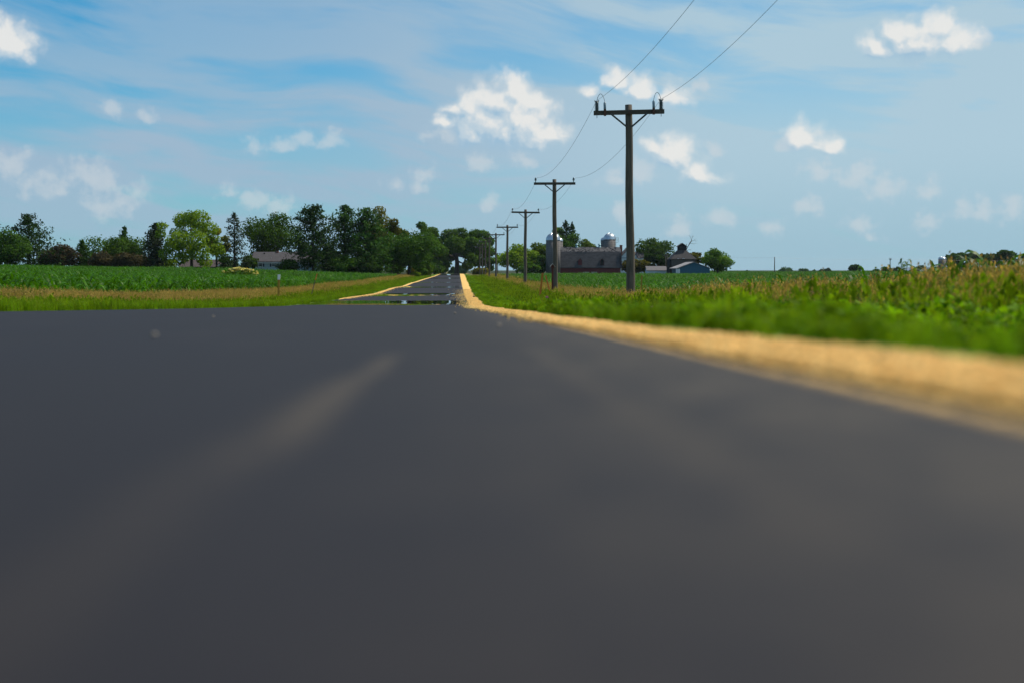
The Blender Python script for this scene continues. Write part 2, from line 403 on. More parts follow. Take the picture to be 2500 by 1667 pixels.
xs_ = np.linspace(GL + .1, -24, 10); drive.add([(x, yv, dz(x, yv)) for x in xs_ for yv in (326, 331.5)], [(2*i, 2*i+1, 2*i+3, 2*i+2) for i in range(9)])
tag(drive.build('driveway', GRAV), kind='structure')

# ------------------------------------------------------------------ buildings
M_BARNRED = mat('barn_red_boards', (.16, .030, .034), .85, col2=(.10, .022, .026), vscale=1.5, stretch=(3, 3, .3), bump=.4, bscale=6)
M_SHINGLE = mat('old_shingles', (.066, .064, .073), .9, col2=(.036, .036, .042), vscale=.8, bump=.5, bscale=5, stretch=(1, 1, 2.2))
M_SHINGLE2 = mat('grey_brown_shingles', (.068, .062, .070), .9, col2=(.048, .043, .048), vscale=2.0, bump=.3, bscale=8)
M_STAVE = mat('concrete_staves', (.16, .15, .15), .85, col2=(.115, .105, .105), vscale=1.3, stretch=(2, 2, .35))
M_HOOP = mat('dark_steel_hoop', (.075, .07, .07), .6)
M_DOME = mat('galvanised_dome', (.62, .66, .70), .34, col2=(.45, .49, .54), vscale=1.5, metal=.85, stretch=(1, 1, .2))
M_WHITE = mat('white_siding', (.66, .74, .80), .7, col2=(.56, .66, .73), vscale=1.2, stretch=(.4, .4, 6))
M_PALEBLUE = mat('pale_blue_siding', (.46, .60, .68), .7, col2=(.38, .52, .60), vscale=1.0, stretch=(.3, .3, 6))
M_NAVY = mat('navy_shutter', (.018, .035, .07), .6)
M_TRIM = mat('white_trim', (.75, .77, .78), .6)
M_GLASS = mat('window_glass', (.015, .02, .025), .06, spec=.7)
M_BRICK = mat('red_brick', (.30, .10, .055), .9, col2=(.18, .06, .04), vscale=8)
M_CRIB = mat('weathered_crib_boards', (.125, .105, .095), .9, col2=(.085, .07, .066), vscale=3, stretch=(.4, .4, 7))
M_DARKROOF = mat('dark_shingle_roof', (.050, .047, .052), .9, col2=(.034, .032, .036), vscale=2)
M_TEAL = mat('teal_metal_siding', (.008, .105, .175), .5, col2=(.007, .09, .15), vscale=2, stretch=(6, 6, .3))
M_PALEROOF = mat('pale_metal_roof', (.36, .33, .32), .6, col2=(.25, .22, .22), vscale=2, metal=.2)
M_VENT = mat('verdigris_metal', (.22, .36, .40), .5, metal=.4)
M_TAN = mat('tan_stucco', (.45, .38, .26), .85, col2=(.38, .31, .22), vscale=2)
M_BROWNWALL = mat('dark_red_brown_wall', (.11, .045, .035), .85, var=.4)
M_DARK = mat('near_black', (.012, .010, .010), .9)

def gable_roof(x0, x1, y0, y1, ze, zr, over, th, axis):
    """two slabs; axis = direction of the ridge."""
    mb = MB()
    if axis == 'x':
        ym = (y0 + y1) / 2; s = (zr - ze) / (ym - y0)
        for sg, ya in ((1, y0), (-1, y1)):
            a = ya - sg * over; za = ze - s * over
            mb.prism([(a, za), (ym, zr), (ym, zr + th), (a, za + th)], x0 - over, x1 + over, 'x')
    else:
        xm = (x0 + x1) / 2; s = (zr - ze) / (xm - x0)
        for sg, xa in ((1, x0), (-1, x1)):
            a = xa - sg * over; za = ze - s * over
            mb.prism([(a, za), (xm, zr), (xm, zr + th), (a, za + th)], y0 - over, y1 + over, 'y')
    return mb
def gable_wall(x0, x1, y0, y1, z0, ze, zr, axis):
    mb = MB()
    if axis == 'x': mb.prism([(y0, z0), (y1, z0), (y1, ze), ((y0 + y1) / 2, zr), (y0, ze)], x0, x1, 'x')
    else: mb.prism([(x0, z0), (x1, z0), (x1, ze), ((x0 + x1) / 2, zr), (x0, ze)], y0, y1, 'y')
    return mb
def window(parent, x0, x1, z0, z1, y, shutters=0, bars=True):
    """window on a wall that faces the camera (plane y): frame proud, panes behind."""
    fr = MB(); t = .07
    fr.box(x0 - t, x1 + t, y - .05, y + .01, z1, z1 + t).box(x0 - t, x1 + t, y - .07, y + .01, z0 - t, z0)
    fr.box(x0 - t, x0, y - .048, y + .01, z0, z1).box(x1, x1 + t, y - .048, y + .01, z0, z1)
    if bars: fr.box(x0, x1, y - .03, y + .01, (z0 + z1) / 2 - .02, (z0 + z1) / 2 + .02)
    o = fr.build('window', M_TRIM, parent)
    MB().box(x0, x1, y - .012, y + .02, z0, z1).build('pane', M_GLASS, o)
    if shutters:
        for a in ((x0 - t - .03 - shutters, x0 - t - .03), (x1 + t + .03, x1 + t + .03 + shutters)):
            MB().box(a[0], a[1], y - .04, y + .01, z0 - .1, z1 + .1).build('shutter', M_NAVY, parent)
    return o

def silo(px, pw, top, dome_base, Y, label, ladder=False):
    r = pw / 2 / F * Y; x = PX(px, Y); z0 = gz(x, Y) - .3; zb = PZ(dome_base, Y); zt = PZ(top, Y)
    root = thing('silo', (x, Y, z0), label, 'silo', 'farm silos')
    zb -= z0; zt -= z0
    MB().lathe([(r, 0), (r, zb)], seg=36).build('wall', M_STAVE, root, True)
    hp = MB(); z = .5
    while z < zb - .1:
        hp.lathe([(r + .005, z), (r + .03, z), (r + .03, z + .05), (r + .005, z + .05)], seg=36, cap=False); z += .55
    hp.build('hoops', M_HOOP, root)
    prof = [(r + .06, zb - .08), (r + .06, zb + .02)] + [((r + .02) * math.cos(a), zb + .02 + (zt - zb) * math.sin(a)) for a in np.linspace(.05, math.pi / 2 - .06, 9)]
    dm = MB().lathe(prof, seg=36).build('dome', M_DOME, root, True)
    for k in range(18):
        a = 2 * math.pi * k / 18
        MB().tube([(math.cos(a) * (q + .015), math.sin(a) * (q + .015), z + .01) for q, z in prof[2:]], .025, 4).build('rib', M_DOME, dm)
    if ladder:
        g = MB(); xr = r + .35
        for s in (-.22, .22): g.tube([(r + .12, s, .5), (r + .12, s, zb + .6)], .025, 4)
        for z in np.arange(.8, zb + .5, .45): g.tube([(r + .12, -.22, z), (r + .12, .22, z)], .018, 4)
        for z in (zb - .9, zb - .2, zb + .45):
            g.tube([(r, -.45, z), (r + .8, -.45, z), (r + .8, .45, z), (r, .45, z)], .025, 4)
        for s in (-.45, .45): g.tube([(r + .8, s, zb - .9), (r + .8, s, zb + .5)], .025, 4)
        g.build('ladder', M_HOOP, root)
    return root
silo(1350.5, 35, 570, 587, 396, 'nearest concrete stave silo with bright metal dome, left end of the barn')
silo(1361, 26, 580, 589, 421, 'smaller domed silo half hidden behind the silo at the left end of the barn')
silo(1488, 29, 570, 585, 424, 'domed silo with ladder platform rising behind the right part of the barn roof', True)
silo(1480, 27, 579, 587, 442, 'dark silo almost hidden behind the ladder silo beyond the barn roof')

def barn():
    Y = 400; x0, x1 = PX(1366, Y), PX(1516, Y); zg = gz(x0, Y) - .3
    root = thing('barn', ((x0 + x1) / 2, Y, zg), 'long red gambrel barn with worn grey shingle roof and two small dormers', 'barn')
    h = lambda py: PZ(py, Y) - zg
    w = (x1 - x0) / 2; dep = 11.0; ze, zk, zr = h(650.5), h(616), h(604.5)
    MB().prism([(0, 0), (dep, 0), (dep, ze), (dep - 1.9, zk), (dep / 2, zr), (1.9, zk), (0, ze)], -w, w, 'x').build('wall', M_BARNRED, root)
    rf = MB(); o = .25; th = .16
    for s in (0, 1):
        f = (lambda y: y) if s == 0 else (lambda y: dep - y)
        rf.prism([(f(-.35), ze - .55), (f(1.9), zk), (f(1.9), zk + th), (f(-.35), ze - .55 + th)], -w - o, w + o, 'x')
        rf.prism([(f(1.9), zk), (f(dep / 2), zr), (f(dep / 2), zr + th), (f(1.9), zk + th)], -w - o - .003, w + o + .003, 'x')
    roof = rf.build('roof', M_SHINGLE, root)
    # ragged patches of lifted shingles at the right rake and near the ridge
    rag = MB()
    for k in range(46):
        t = random.random(); yy = -.35 + 2.25 * t; zz = ze - .55 + (zk - ze + .55) * t + th
        xx = w + o - abs(random.gauss(0, .25)); rag.box(xx - .16, xx + .10, yy - .22, yy - .03, zz - .05, zz + random.uniform(.02, .12))
    tag(rag.build('lifted_shingles', M_SHINGLE2, roof), kind='stuff')
    pat = MB()
    for k in range(150):
        t = random.random(); yy = 1.9 + (dep / 2 - 1.9) * t; zz = zk + (zr - zk) * t + th
        xx = random.uniform(-w, w * .9); s = random.uniform(.12, .35); pat.box(xx - s, xx + s, yy - .16, yy + .14, zz - .08, zz + random.uniform(.02, .05))
    tag(pat.build('lifted_shingles', M_SHINGLE2, roof), kind='stuff')
    for px, mt in ((1416, M_BARNRED), (1470, M_DARK)):
        cx = PX(px, Y) - (x0 + x1) / 2; hw = .56; zb, zt, zp = h(648.5), h(637), h(632)
        sl = 2.25 / (zk - ze + .55)
        yb = -.35 + (zb - (ze - .55)) * sl
        d = MB().prism([(cx - hw, zb), (cx + hw, zb), (cx + hw, zt), (cx, zp), (cx - hw, zt)], yb - .05, yb + 2.6, 'y').build('dormer', M_BARNRED, root)
        MB().prism([(cx - hw + .12, zb + .1), (cx + hw - .12, zb + .1), (cx + hw - .12, zt - .02), (cx, zp - .16), (cx - hw + .12, zt - .02)], yb - .075, yb - .052, 'y').build('hatch', mt, d)
        tr = MB()
        tr.prism([(cx - hw - .14, zt - .10), (cx, zp + .02), (cx, zp + .14), (cx - hw - .14, zt + .02)], yb - .2, yb + 2.5, 'y')
        tr.prism([(cx + hw + .14, zt - .10), (cx, zp + .02), (cx, zp + .14), (cx + hw + .14, zt + .02)], yb - .2, yb + 2.5, 'y')
        tr.box(cx - hw - .05, cx - hw + .05, yb - .09, yb - .04, zb, zt).box(cx + hw - .05, cx + hw + .05, yb - .09, yb - .04, zb, zt)
        tr.build('dormer_trim', M_SHINGLE, d)
    for px in (1412, 1468):
        cx = PX(px, Y) - (x0 + x1) / 2
        v = MB().lathe([(.55, zr - .25), (.42, zr + .2), (.30, zr + .35), (.30, zr + .75), (.48, zr + .78), (.46, zr + .86), (.14, zr + 1.15), (.03, zr + 1.3)], cx, dep / 2, 12).build('ventilator', M_VENT, root)
    for s in (-1, 1): MB().box(s * w - .09, s * w + .09, -.06, .04, .05, ze - .5).build('corner_board', M_TRIM if s > 0 else M_SHINGLE, root)
    MB().box(-w - 1.35, -w - .01, .6, 4.0, 0, zk - .2).build('feed_room', M_CRIB, root)
    for cx in (-1.2, 1.1):
        MB().box(cx - .85, cx + .85, -.045, .02, .6, 1.25).build('window', M_PALEROOF, root)
barn()

def farmhouse():
    Y = 432; x0, x1 = PX(1516, Y), PX(1556, Y); xc = (x0 + x1) / 2; zg = gz(xc, Y) - .3; h = lambda py: PZ(py, Y) - zg; w = (x1 - x0) / 2
    root = thing('farmhouse', (xc, Y, zg), 'white gabled farmhouse with brick chimney behind the right end of the barn', 'house')
    gable_wall(-w + .25, w - .25, 0, 9, 0, h(626), h(606), 'y').build('wall', M_WHITE, root)
    rf = gable_roof(-w + .25, w - .25, 0, 9, h(626), h(606), .35, .15, 'y').build('roof', M_SHINGLE2, root)
    MB().box(-w, -w + .75, 3, 3.8, h(626), h(600)).box(-w - .06, -w + .81, 2.94, 3.86, h(600) + .002, h(600) + .2).build('chimney', M_BRICK, rf)
    MB().box(-w + .1, w - .1, -.25, -.02, h(631), h(629.5)).build('belt_board', mat('slate_blue_trim', (.16, .25, .33), .6), root)
    window(root, -.85, -.15, h(627), h(620), 0)
    window(root, -1.6, -.8, h(646), h(636), 0); window(root, .6, 1.4, h(646), h(636), 0)
    gable_wall(w - .2, w + 2.2, 2, 8.5, 0, h(630), h(616), 'x').build('wing', M_WHITE, root)
    gable_roof(w - .1, w + 2.2, 2, 8.5, h(630), h(616), .3, .14, 'x').build('wing_roof', M_SHINGLE2, root)
farmhouse()

def small_shed():
    Y = 386; x0, x1 = PX(1580, Y), PX(1627, Y); xc = (x0 + x1) / 2; zg = gz(xc, Y) - .3; h = lambda py: PZ(py, Y) - zg; w = (x1 - x0) / 2
    root = thing('shed', (xc, Y, zg), 'low pale shed with grey roof in front of the dark round tree', 'shed')
    gable_wall(-w, w, 0, 4, 0, h(661), h(651.5), 'x').build('wall', M_WHITE, root)
    gable_roof(-w, w, 0, 4, h(661), h(651.5), .2, .12, 'x').build('roof', mat('light_grey_shingles', (.17, .16, .17), .9, var=.3), root)
    MB().box(-.5, .4, -.04, .01, .05, 1.0).build('door', M_NAVY, root)
small_shed()

def crib():
    Y = 378; x0, x1 = PX(1640, Y), PX(1697, Y); xc = (x0 + x1) / 2; zg = gz(xc, Y) - .3; h = lambda py: PZ(py, Y) - zg; w = (x1 - x0) / 2
    root = thing('corn_crib', (xc, Y, zg), 'tall weathered corn crib with hipped roof and dark gabled cupola', 'corn crib')
    MB().box(-w, w, 0, 6.4, 0, h(631)).build('wall', M_CRIB, root)
    st = MB()
    z = .25
    while z < h(632): st.box(-w - .03, w + .03, -.03, 6.43, z, z + .10); z += .3
    st.build('slat_siding', M_CRIB, root); 
    zc, ze = h(611), h(632) - .12; c = 1.05; cy = 3.2; o = .4
    MB().add([(-w-o,-o,ze),(w+o,-o,ze),(w+o,6.4+o,ze),(-w-o,6.4+o,ze),(-c,cy-c,zc),(c,cy-c,zc),(c,cy+c,zc),(-c,cy+c,zc)],
             [(0,1,5,4),(1,2,6,5),(2,3,7,6),(3,0,4,7),(4,5,6,7),(3,2,1,0)]).build('roof', M_DARKROOF, root)
    cu = gable_wall(-c + .02, c - .02, cy - c + .02, cy + c - .02, zc - .25, h(601), h(594.5), 'y').build('cupola', M_DARK, root)
    gable_roof(-c, c, cy - c, cy + c, h(601), h(594.5), .28, .12, 'y').build('cupola_roof', M_SHINGLE2, cu)
    lv = MB()
    for k in range(7): lv.box(-c + .2, c - .2, cy - c - .05, cy - c + .03, zc + .12 + k * .14, zc + .2 + k * .14)
    lv.build('louvre', M_DARKROOF, cu)
    for a, b in ((-1.7, -1.2), (-.4, .3)): MB().box(a, b, -.3, -.22, h(632) - .05, h(632) + .05).build('roof_tear', M_TRIM, root)
    MB().tube([(c + .25, cy, zc - .5), (c + .2, cy, zc + 1.7)], .07, 6).build('vent_pipe', M_SHINGLE2, root)
    MB().box(-w - .5, -w - .034, .3, 6, 0, h(632) - .2).build('side_bin', M_DARK, root)  # near-black box drawn as the crib's dark left side face
crib()

def blue_shed():
    Y = 358; x0, x1 = PX(1658, Y), PX(1733, Y); xc = (x0 + x1) / 2; zg = gz(xc, Y) - .3; h = lambda py: PZ(py, Y) - zg; w = (x1 - x0) / 2
    root = thing('machine_shed', (xc, Y, zg), 'teal blue metal machine shed with low pale gable roof', 'shed')
    gable_wall(-w, w, 0, 12, 0, h(655.5), h(641.5), 'y').build('wall', M_TEAL, root)
    gable_roof(-w - .5, w + .05, -.1, 12.1, h(656), h(641), .2, .12, 'y').build('roof', M_PALEROOF, root)
    rb = MB()
    for x in np.arange(-w + .3, w, .6): rb.box(x - .03, x + .03, -.035, .01, .02, h(655.5) + (w - abs(x)) / w * (h(641.5) - h(655.5)) - .2)
    rb.build('siding_ribs', M_TEAL, root)
    for k in range(3): MB().box(-w - .75 + k * .34, -w - .55 + k * .34, -.28, -.06, 0, h(656) - .1).build('post', M_TRIM, root)
    MB().box(-w - .8, -w + .2, -.055, .3, .1, h(658)).build('sliding_door', M_WHITE, root)
blue_shed()

def ranch_house():
    Y = 298; x0, x1 = PX(614, Y), PX(826, Y); xc = (x0 + x1) / 2; zg = gz(xc, Y) - .5; h = lambda py: PZ(py, Y) - zg; w = (x1 - x0) / 2
    X = lambda px: PX(px, Y) - xc
    root = thing('ranch_house', (xc, Y, zg), 'long pale blue ranch house with navy shutters behind the dark pines', 'house')
    gable_wall(-w + .3, w - .3, 0, 8.4, 0, h(639), h(617.5), 'x').build('wall', M_PALEBLUE, root)
    rf = gable_roof(-w + .3, w - .3, 0, 8.4, h(639), h(617), .4, .14, 'x').build('roof', M_SHINGLE2, root)
    MB().box(X(669), X(675), 3.7, 4.6, h(621), h(613.5)).build('chimney', M_BRICK, rf)
    MB().box(X(639), X(642), 3.2, 3.6, h(621), h(617.6)).build('roof_vent', M_DARK, rf)
    MB().tube([(X(661), 1.2, h(634)), (X(661), 1.2, h(630))], .06, 6).build('vent_pipe', M_TRIM, rf)
    MB().box(-w - .1, w + .1, -.46, -.38, h(639) - .42, h(639) - .24).build('gutter', M_TRIM, rf)
    window(root, X(631), X(640.5), h(651), h(642), 0, .32); window(root, X(664), X(676), h(651), h(642), 0, .32)
    window(root, X(748), X(764), h(651), h(642), 0, .3); window(root, X(793), X(805), h(651), h(642), 0, .3)
    d = MB().box(X(703), X(713), -.05, .01, .35, h(642)).build('door', M_NAVY, root); MB().box(X(711.5), X(712.2), -.1, -.05, 1.2, 1.35).build('handle', M_TRIM, d)
    for px in (615.5, 824.5): MB().box(X(px) - .07, X(px) + .07, -.03, .05, .0, h(640.5)).build('corner_board', M_TRIM, root)
    rb = MB()
    for z in np.arange(.3, h(640), .22): rb.box(-w + .42, w - .42, -.018, .01, z, z + .03)
    rb.build('clapboard_edges', M_PALEBLUE, root)
ranch_house()

def brown_building():
    Y = 322; x0, x1 = PX(440, Y), PX(548, Y); xc = (x0 + x1) / 2; zg = gz(xc, Y) - .5; h = lambda py: PZ(py, Y) - zg; w = (x1 - x0) / 2
    root = thing('outbuilding', (xc, Y, zg), 'low dark red outbuilding with brown roof under the big bright green tree', 'building')
    gable_wall(-w, w, 0, 7, 0, h(652), h(636), 'x').build('wall', M_BROWNWALL, root)
    gable_roof(-w, w, 0, 7, h(652), h(636), .35, .14, 'x').build('roof', mat('brown_shingles', (.075, .055, .055), .9, var=.35, vscale=2), root)
    for a in (-3.4, -.6, 2.2): window(root, a, a + .9, h(658), h(653.5), 0)
    MB().box(w - 1.6, w - .6, -.05, .01, 0, 2.0).build('door', M_TRIM, root)
brown_building()

def tan_house():
    Y = 500; x0, x1 = PX(1069, Y), PX(1089, Y); xc = (x0 + x1) / 2; zg = gz(xc, Y) - .3; h = lambda py: PZ(py, Y) - zg; w = (x1 - x0) / 2
    root = thing('tan_house', (xc, Y, zg), 'small tan house end wall seen left of the trunk where the road ends', 'house')
    gable_wall(-w, w, 0, 8, 0, h(657), h(650), 'x').build('wall', M_TAN, root)
    gable_roof(-w, w, 0, 8, h(657), h(650), .3, .15, 'x').build('roof', M_TAN, root)
    window(root, -.9, -.2, h(665), h(659.5), 0)
tan_house()

for (px, wpx, top, eave, lab, cup) in ((2232, 26, 654, 661, 'small far red barn with slate blue roof, left of the two', False), (2270, 17, 657, 663, 'small far red barn with white cupola, right of the two', True)):
    Y = 620; w = wpx / 2 / F * Y; x = PX(px, Y); zg = gz(x, Y) - 1.5; h = lambda py: PZ(py, Y) - zg
    root = thing('far_barn', (x, Y, zg), lab, 'barn', 'far red barns')
    gable_wall(-w, w, 0, 9, 0, h(eave), h(top), 'y').build('wall', mat('far_barn_red', (.22, .035, .04), .8), root)
    rf = gable_roof(-w, w, 0, 9, h(eave), h(top), .35, .15, 'y').build('roof', mat('blue_grey_metal_roof', (.30, .36, .44), .5, metal=.3), root)
    if cup: MB().box(-.2, 1.1, 3, 4.4, h(top) - .5, h(top) + .75).build('cupola', M_TRIM, root)
    MB().box(-.5, .5, -.06, .01, 0, h(eave) - .3).build('door', M_TRIM, root)
# far silo on the right
Y = 640; silo(2300, 19, 627, 633, Y, 'far pale domed silo beside the dark trees, right end of the field')

# ------------------------------------------------------------------ utility poles and wires
def m_wood():
    m = mat('weathered_pole_wood', (.155, .125, .095), .9, col2=(.075, .062, .05), vscale=5, stretch=(5, 5, .35), bump=.7, bscale=9)
    return m
M_POLE = m_wood()
M_ARM = mat('weathered_crossarm', (.095, .078, .058), .9, col2=(.06, .05, .04), vscale=6, stretch=(.5, 4, 4), bump=.4)
M_STEEL = mat('galvanised_brace', (.10, .115, .125), .55, metal=.6)
M_PORC = mat('grey_porcelain', (.085, .11, .12), .25, spec=.6)
M_ARR = mat('grey_arrester', (.20, .27, .32), .45)
M_RUST = mat('rusty_bracket', (.10, .045, .03), .8)
M_WIRE = mat('wire', (.28, .30, .32), .5, metal=.3)

def pin_insulator(root, x, z, s=1.0):
    i = MB().lathe([(.02*s, z), (.02*s, z + .12*s), (.06*s, z + .12*s), (.07*s, z + .16*s), (.045*s, z + .2*s), (.055*s, z + .23*s), (.04*s, z + .28*s), (.01*s, z + .29*s)], x, 0, 10).build('insulator', M_PORC, root, True)
    return i
def utility_pole(Y, X, ztop, label, detail, armw=1.48, lean=0, armtilt=0.0):
    zg = gz(X, Y); H = ztop - zg
    root = thing('utility_pole', (X, Y, zg - .4), label, 'utility pole', 'utility poles along the road')
    n = 10; H += .4
    pts = [(lean * (1 - k / n) + .015 * math.sin(k * 1.1 + Y), .012 * math.sin(k * .8 + Y), H * k / n) for k in range(n + 1)]
    MB().tube(pts, [.178 - .045 * k / n for k in range(n + 1)], 14).build('shaft', M_POLE, root, True)
    za = H - .30; tx = pts[-1][0]
    def arm_z(x): return za + armtilt * x
    arm = MB(); y0, y1 = -.20, -.09
    arm.add([(tx - armw, y0, arm_z(-armw) - .085), (tx + armw, y0, arm_z(armw) - .085), (tx + armw, y1, arm_z(armw) - .085), (tx - armw, y1, arm_z(-armw) - .085),
             (tx - armw, y0, arm_z(-armw) + .085), (tx + armw, y0, arm_z(armw) + .085), (tx + armw, y1, arm_z(armw) + .085), (tx - armw, y1, arm_z(-armw) + .085)],
            [(0,3,2,1),(4,5,6,7),(0,1,5,4),(1,2,6,5),(2,3,7,6),(3,0,4,7)])
    arm.build('crossarm', M_ARM, root)
    for s in (-1, 1):
        MB().tube([(tx + s * .70, -.215, arm_z(s * .7) - .06), (tx + s * .09, -.15, za - .56)], .034, 4).build('brace', M_STEEL, root)
        ix = tx + s * (armw - .12); iz = arm_z(s * armw) + .075
        if detail:
            pr = [(.045, iz - .0), (.07, iz + .02)]
            for k in range(6): pr += [(.055, iz + .04 + k * .045), (.098, iz + .048 + k * .045), (.055, iz + .066 + k * .045)]
            pr += [(.05, iz + .32), (.085, iz + .335), (.07, iz + .36), (.03, iz + .38)]
            ins = MB().lathe(pr, ix, -.145, 14).build('insulator', M_PORC, root, True)
            MB().tube([(ix - .09, -.145, iz + .40), (ix - .04, -.145, iz + .37), (ix + .04, -.145, iz + .37), (ix + .09, -.145, iz + .40)], .022, 6).build('clamp', M_STEEL, ins)
            MB().tube([(ix, -.145, iz - .15), (ix, -.145, iz - .27)], .012, 6).build('pin', M_STEEL, ins)
            ax = tx + s * (armw - .42)
            ar = MB().lathe([(.045, iz + .06), (.05, iz + .07), (.05, iz + .30), (.035, iz + .31), (.012, iz + .36)], ax, -.24, 12).build('arrester', M_ARR, root, True)
            MB().box(ax - .045, ax + .045, -.29, -.2, iz - .20, iz + .058).build('bracket', M_RUST, ar)
            jp = [(ix + (ax - ix) * t - s * 0, -.145 - .095 * t, iz + .36 + .30 * math.sin(math.pi * t) ** .7 - .02 * t) for t in np.linspace(0, 1, 13)]
            MB().tube(jp, .011, 5).build('jumper_wire', M_WIRE, root)
        else:
            pin_insulator(root, ix, iz, 1.15).location.y = -.145
    if detail:
        MB().tube([(tx, -.27, za - .02), (tx, -.14, za - .02)], .035, 8).build('bolt', M_RUST, root)
    return root, [(X + tx + s * (armw - .12), Y - .145, zg - .4 + arm_z(s * armw) + .075 + (.40 if detail else .32)) for s in (-1, 1)]

POLES = [ # distance, pixel x at base, top pixel y, detail, label
 (55, 1541, 255, True, 'nearest utility pole, tall and weathered, with looped jumper wires on its crossarm', -.30, .012),
 (97.5, 1357, 438, False, 'second utility pole from the camera, beside the red birdhouse post', -.18, -.008),
 (143, 1282, 512, False, 'third utility pole from the camera, two poles beyond the birdhouse', .06, -.01),
 (187, 1238.5, 550, False, 'fourth utility pole from the camera along the road', .02, .004),
 (231, 1211, 569.5, False, 'fifth utility pole from the camera along the road', -.03, .008),
 (275, 1194.6, 579, False, 'sixth utility pole, in front of the right edge of the road end trees', .03, .0),
 (319, 1185, 588, False, 'seventh utility pole, seen against the road end trees', 0, .0),
 (363, 1177.5, 596, False, 'eighth utility pole, thin against the road end trees', 0, .0),
 (407, 1171.5, 603, False, 'farthest utility pole of the roadside row, against the trees', 0, .0)]
ends = []
xb, zt = PX(2700, 11), None
for Y, px, py, det, lab, lean, tl in POLES:
    X = PX(px, Y); lean_m = -lean if det else -lean
    r_, e = utility_pole(Y, X, PZ(py, Y), lab, det, 1.36 if det else 1.42, lean=0.0, armtilt=tl)
    r_.rotation_euler.y = lean * .08 if not det else -.016
    ends.append(e)
    if det:   # the lean of the first pole shifts its wire ends
        bpy.context.view_layer.update()
        zb = r_.location.z; a = r_.rotation_euler.y
        ends[-1] = [(X + (x - X) * math.cos(a) + (z - zb) * math.sin(a), y, zb - (x - X) * math.sin(a) + (z - zb) * math.cos(a)) for x, y, z in e]
prev_pole = [(5.15, 11, 7.0), (6.5, 11, 7.0)]      # the pole before the first stands outside the view
for s in (0, 1):
    pts = []
    chain_ = [prev_pole[s]] + [e[s] for e in ends]
    for a, b in zip(chain_[:-1], chain_[1:]):
        a, b = Vector(a), Vector(b); sag = .75
        for t in np.linspace(0, 1, 24, endpoint=False): 
            p = a.lerp(b, t); p.z -= sag * 4 * t * (1 - t); pts.append(p)
    pts.append(Vector(chain_[-1]))
    o = MB().tube(pts, [.0045 + .00003 * max(0, p.y) for p in pts], 5).build('power_line', M_WIRE, None, True)
    tag(o, ('thin power line strung along the left ends of the pole crossarms', 'thin power line strung along the right ends of the pole crossarms')[s], 'power line', 'power lines')

def plain_pole(px, Y, top, label, arm=True, lean=0, w=.9, one_side=False):
    X = PX(px, Y); zg = gz(X, Y) - .4; H = PZ(top, Y) - zg
    root = thing('distant_pole', (X, Y, zg), label, 'utility pole')
    MB().tube([(0, 0, 0), (-lean * .6, 0, H * .6), (-lean, 0, H)], [.14, .12, .10], 8).build('shaft', M_POLE, root, True)
    if arm:
        MB().box(-lean - w, -lean + w, -.17, -.07, H - .35, H - .2).build('crossarm', M_ARM, root)
        for s in (-1, 1):
            MB().tube([(-lean + s * w * .5, -.16, H - .36), (-lean, -.1, H - .8)], .025, 4).build('brace', M_STEEL, root)
            pin_insulator(root, -lean + s * (w - .1), H - .2, 1.0)
    return root
plain_pole(1215, 455, 618, 'far pole with one crossarm standing alone in the sky gap right of the road', w=1.7)
plain_pole(1625, 395, 622, 'upright pole with crossarm between the small shed and the corn crib', w=.9)
plain_pole(1633, 391, 621, 'leaning pole with tilted crossarm just left of the corn crib', lean=.55, w=.7)
plain_pole(1891, 380, 628, 'bare distant pole standing in the corn right of the lone tree', arm=False)
plain_pole(2173, 400, 631, 'bare distant pole standing left of the far red barns', w=.4)
def span(a, b, sag, lab):
    a, b = Vector(a), Vector(b); pts = []
    for t in np.linspace(0, 1, 24):
        p = a.lerp(b, t); p.z -= sag * 4 * t * (1 - t); pts.append(p)
    tag(MB().tube(pts, .012, 4).build('power_line', M_WIRE), lab, 'power line', 'power lines')
span(P(1891, 630, 380), P(2173, 633, 400), .25, 'faint wire between the two bare distant poles over the corn')
span(P(1634, 622, 391), P(1891, 630, 380), .35, 'faint wire from the corn crib pole to the bare distant pole')
span(P(2173, 633, 400), P(2620, 636, 430), .35, 'faint wire leaving the distant pole by the far red barns to the right')

# ------------------------------------------------------------------ trees
M_BARK = mat('bark', (.055, .042, .034), .95, col2=(.035, .028, .024), vscale=3, stretch=(3, 3, .5))
M_BAREBARK = mat('bare_grey_bark', (.12, .10, .09), .95)
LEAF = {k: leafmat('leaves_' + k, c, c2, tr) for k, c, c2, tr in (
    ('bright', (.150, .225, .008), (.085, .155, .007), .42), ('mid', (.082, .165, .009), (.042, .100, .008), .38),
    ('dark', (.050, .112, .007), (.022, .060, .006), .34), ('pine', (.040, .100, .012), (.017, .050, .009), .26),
    ('spruce', (.046, .070, .026), (.022, .040, .018), .18), ('brown', (.080, .062, .026), (.044, .042, .017), .28),
    ('olive', (.150, .135, .011), (.082, .088, .008), .38), ('yellow', (.26, .24, .006), (.14, .17, .006), .42),
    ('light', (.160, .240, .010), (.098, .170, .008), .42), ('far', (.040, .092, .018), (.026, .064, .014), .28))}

def leaf_quads(C, size, nb, r, elong=1.5):
    """one bent-free leaf quad (diamond) at each centre; normals spread about nb."""
    n = len(C); a = nb + r.normal(0, .75, (n, 3)); a /= np.linalg.norm(a, axis=1, keepdims=True) + 1e-9
    t = r.normal(0, 1, (n, 3)); t -= (t * a).sum(1, keepdims=True) * a; t /= np.linalg.norm(t, axis=1, keepdims=True) + 1e-9
    b = np.cross(a, t); s = (size * r.uniform(.6, 1.4, n))[:, None]
    return np.stack([C - t * s * elong * .5, C + b * s * .5, C + t * s * elong * .5, C - b * s * .5], 1)

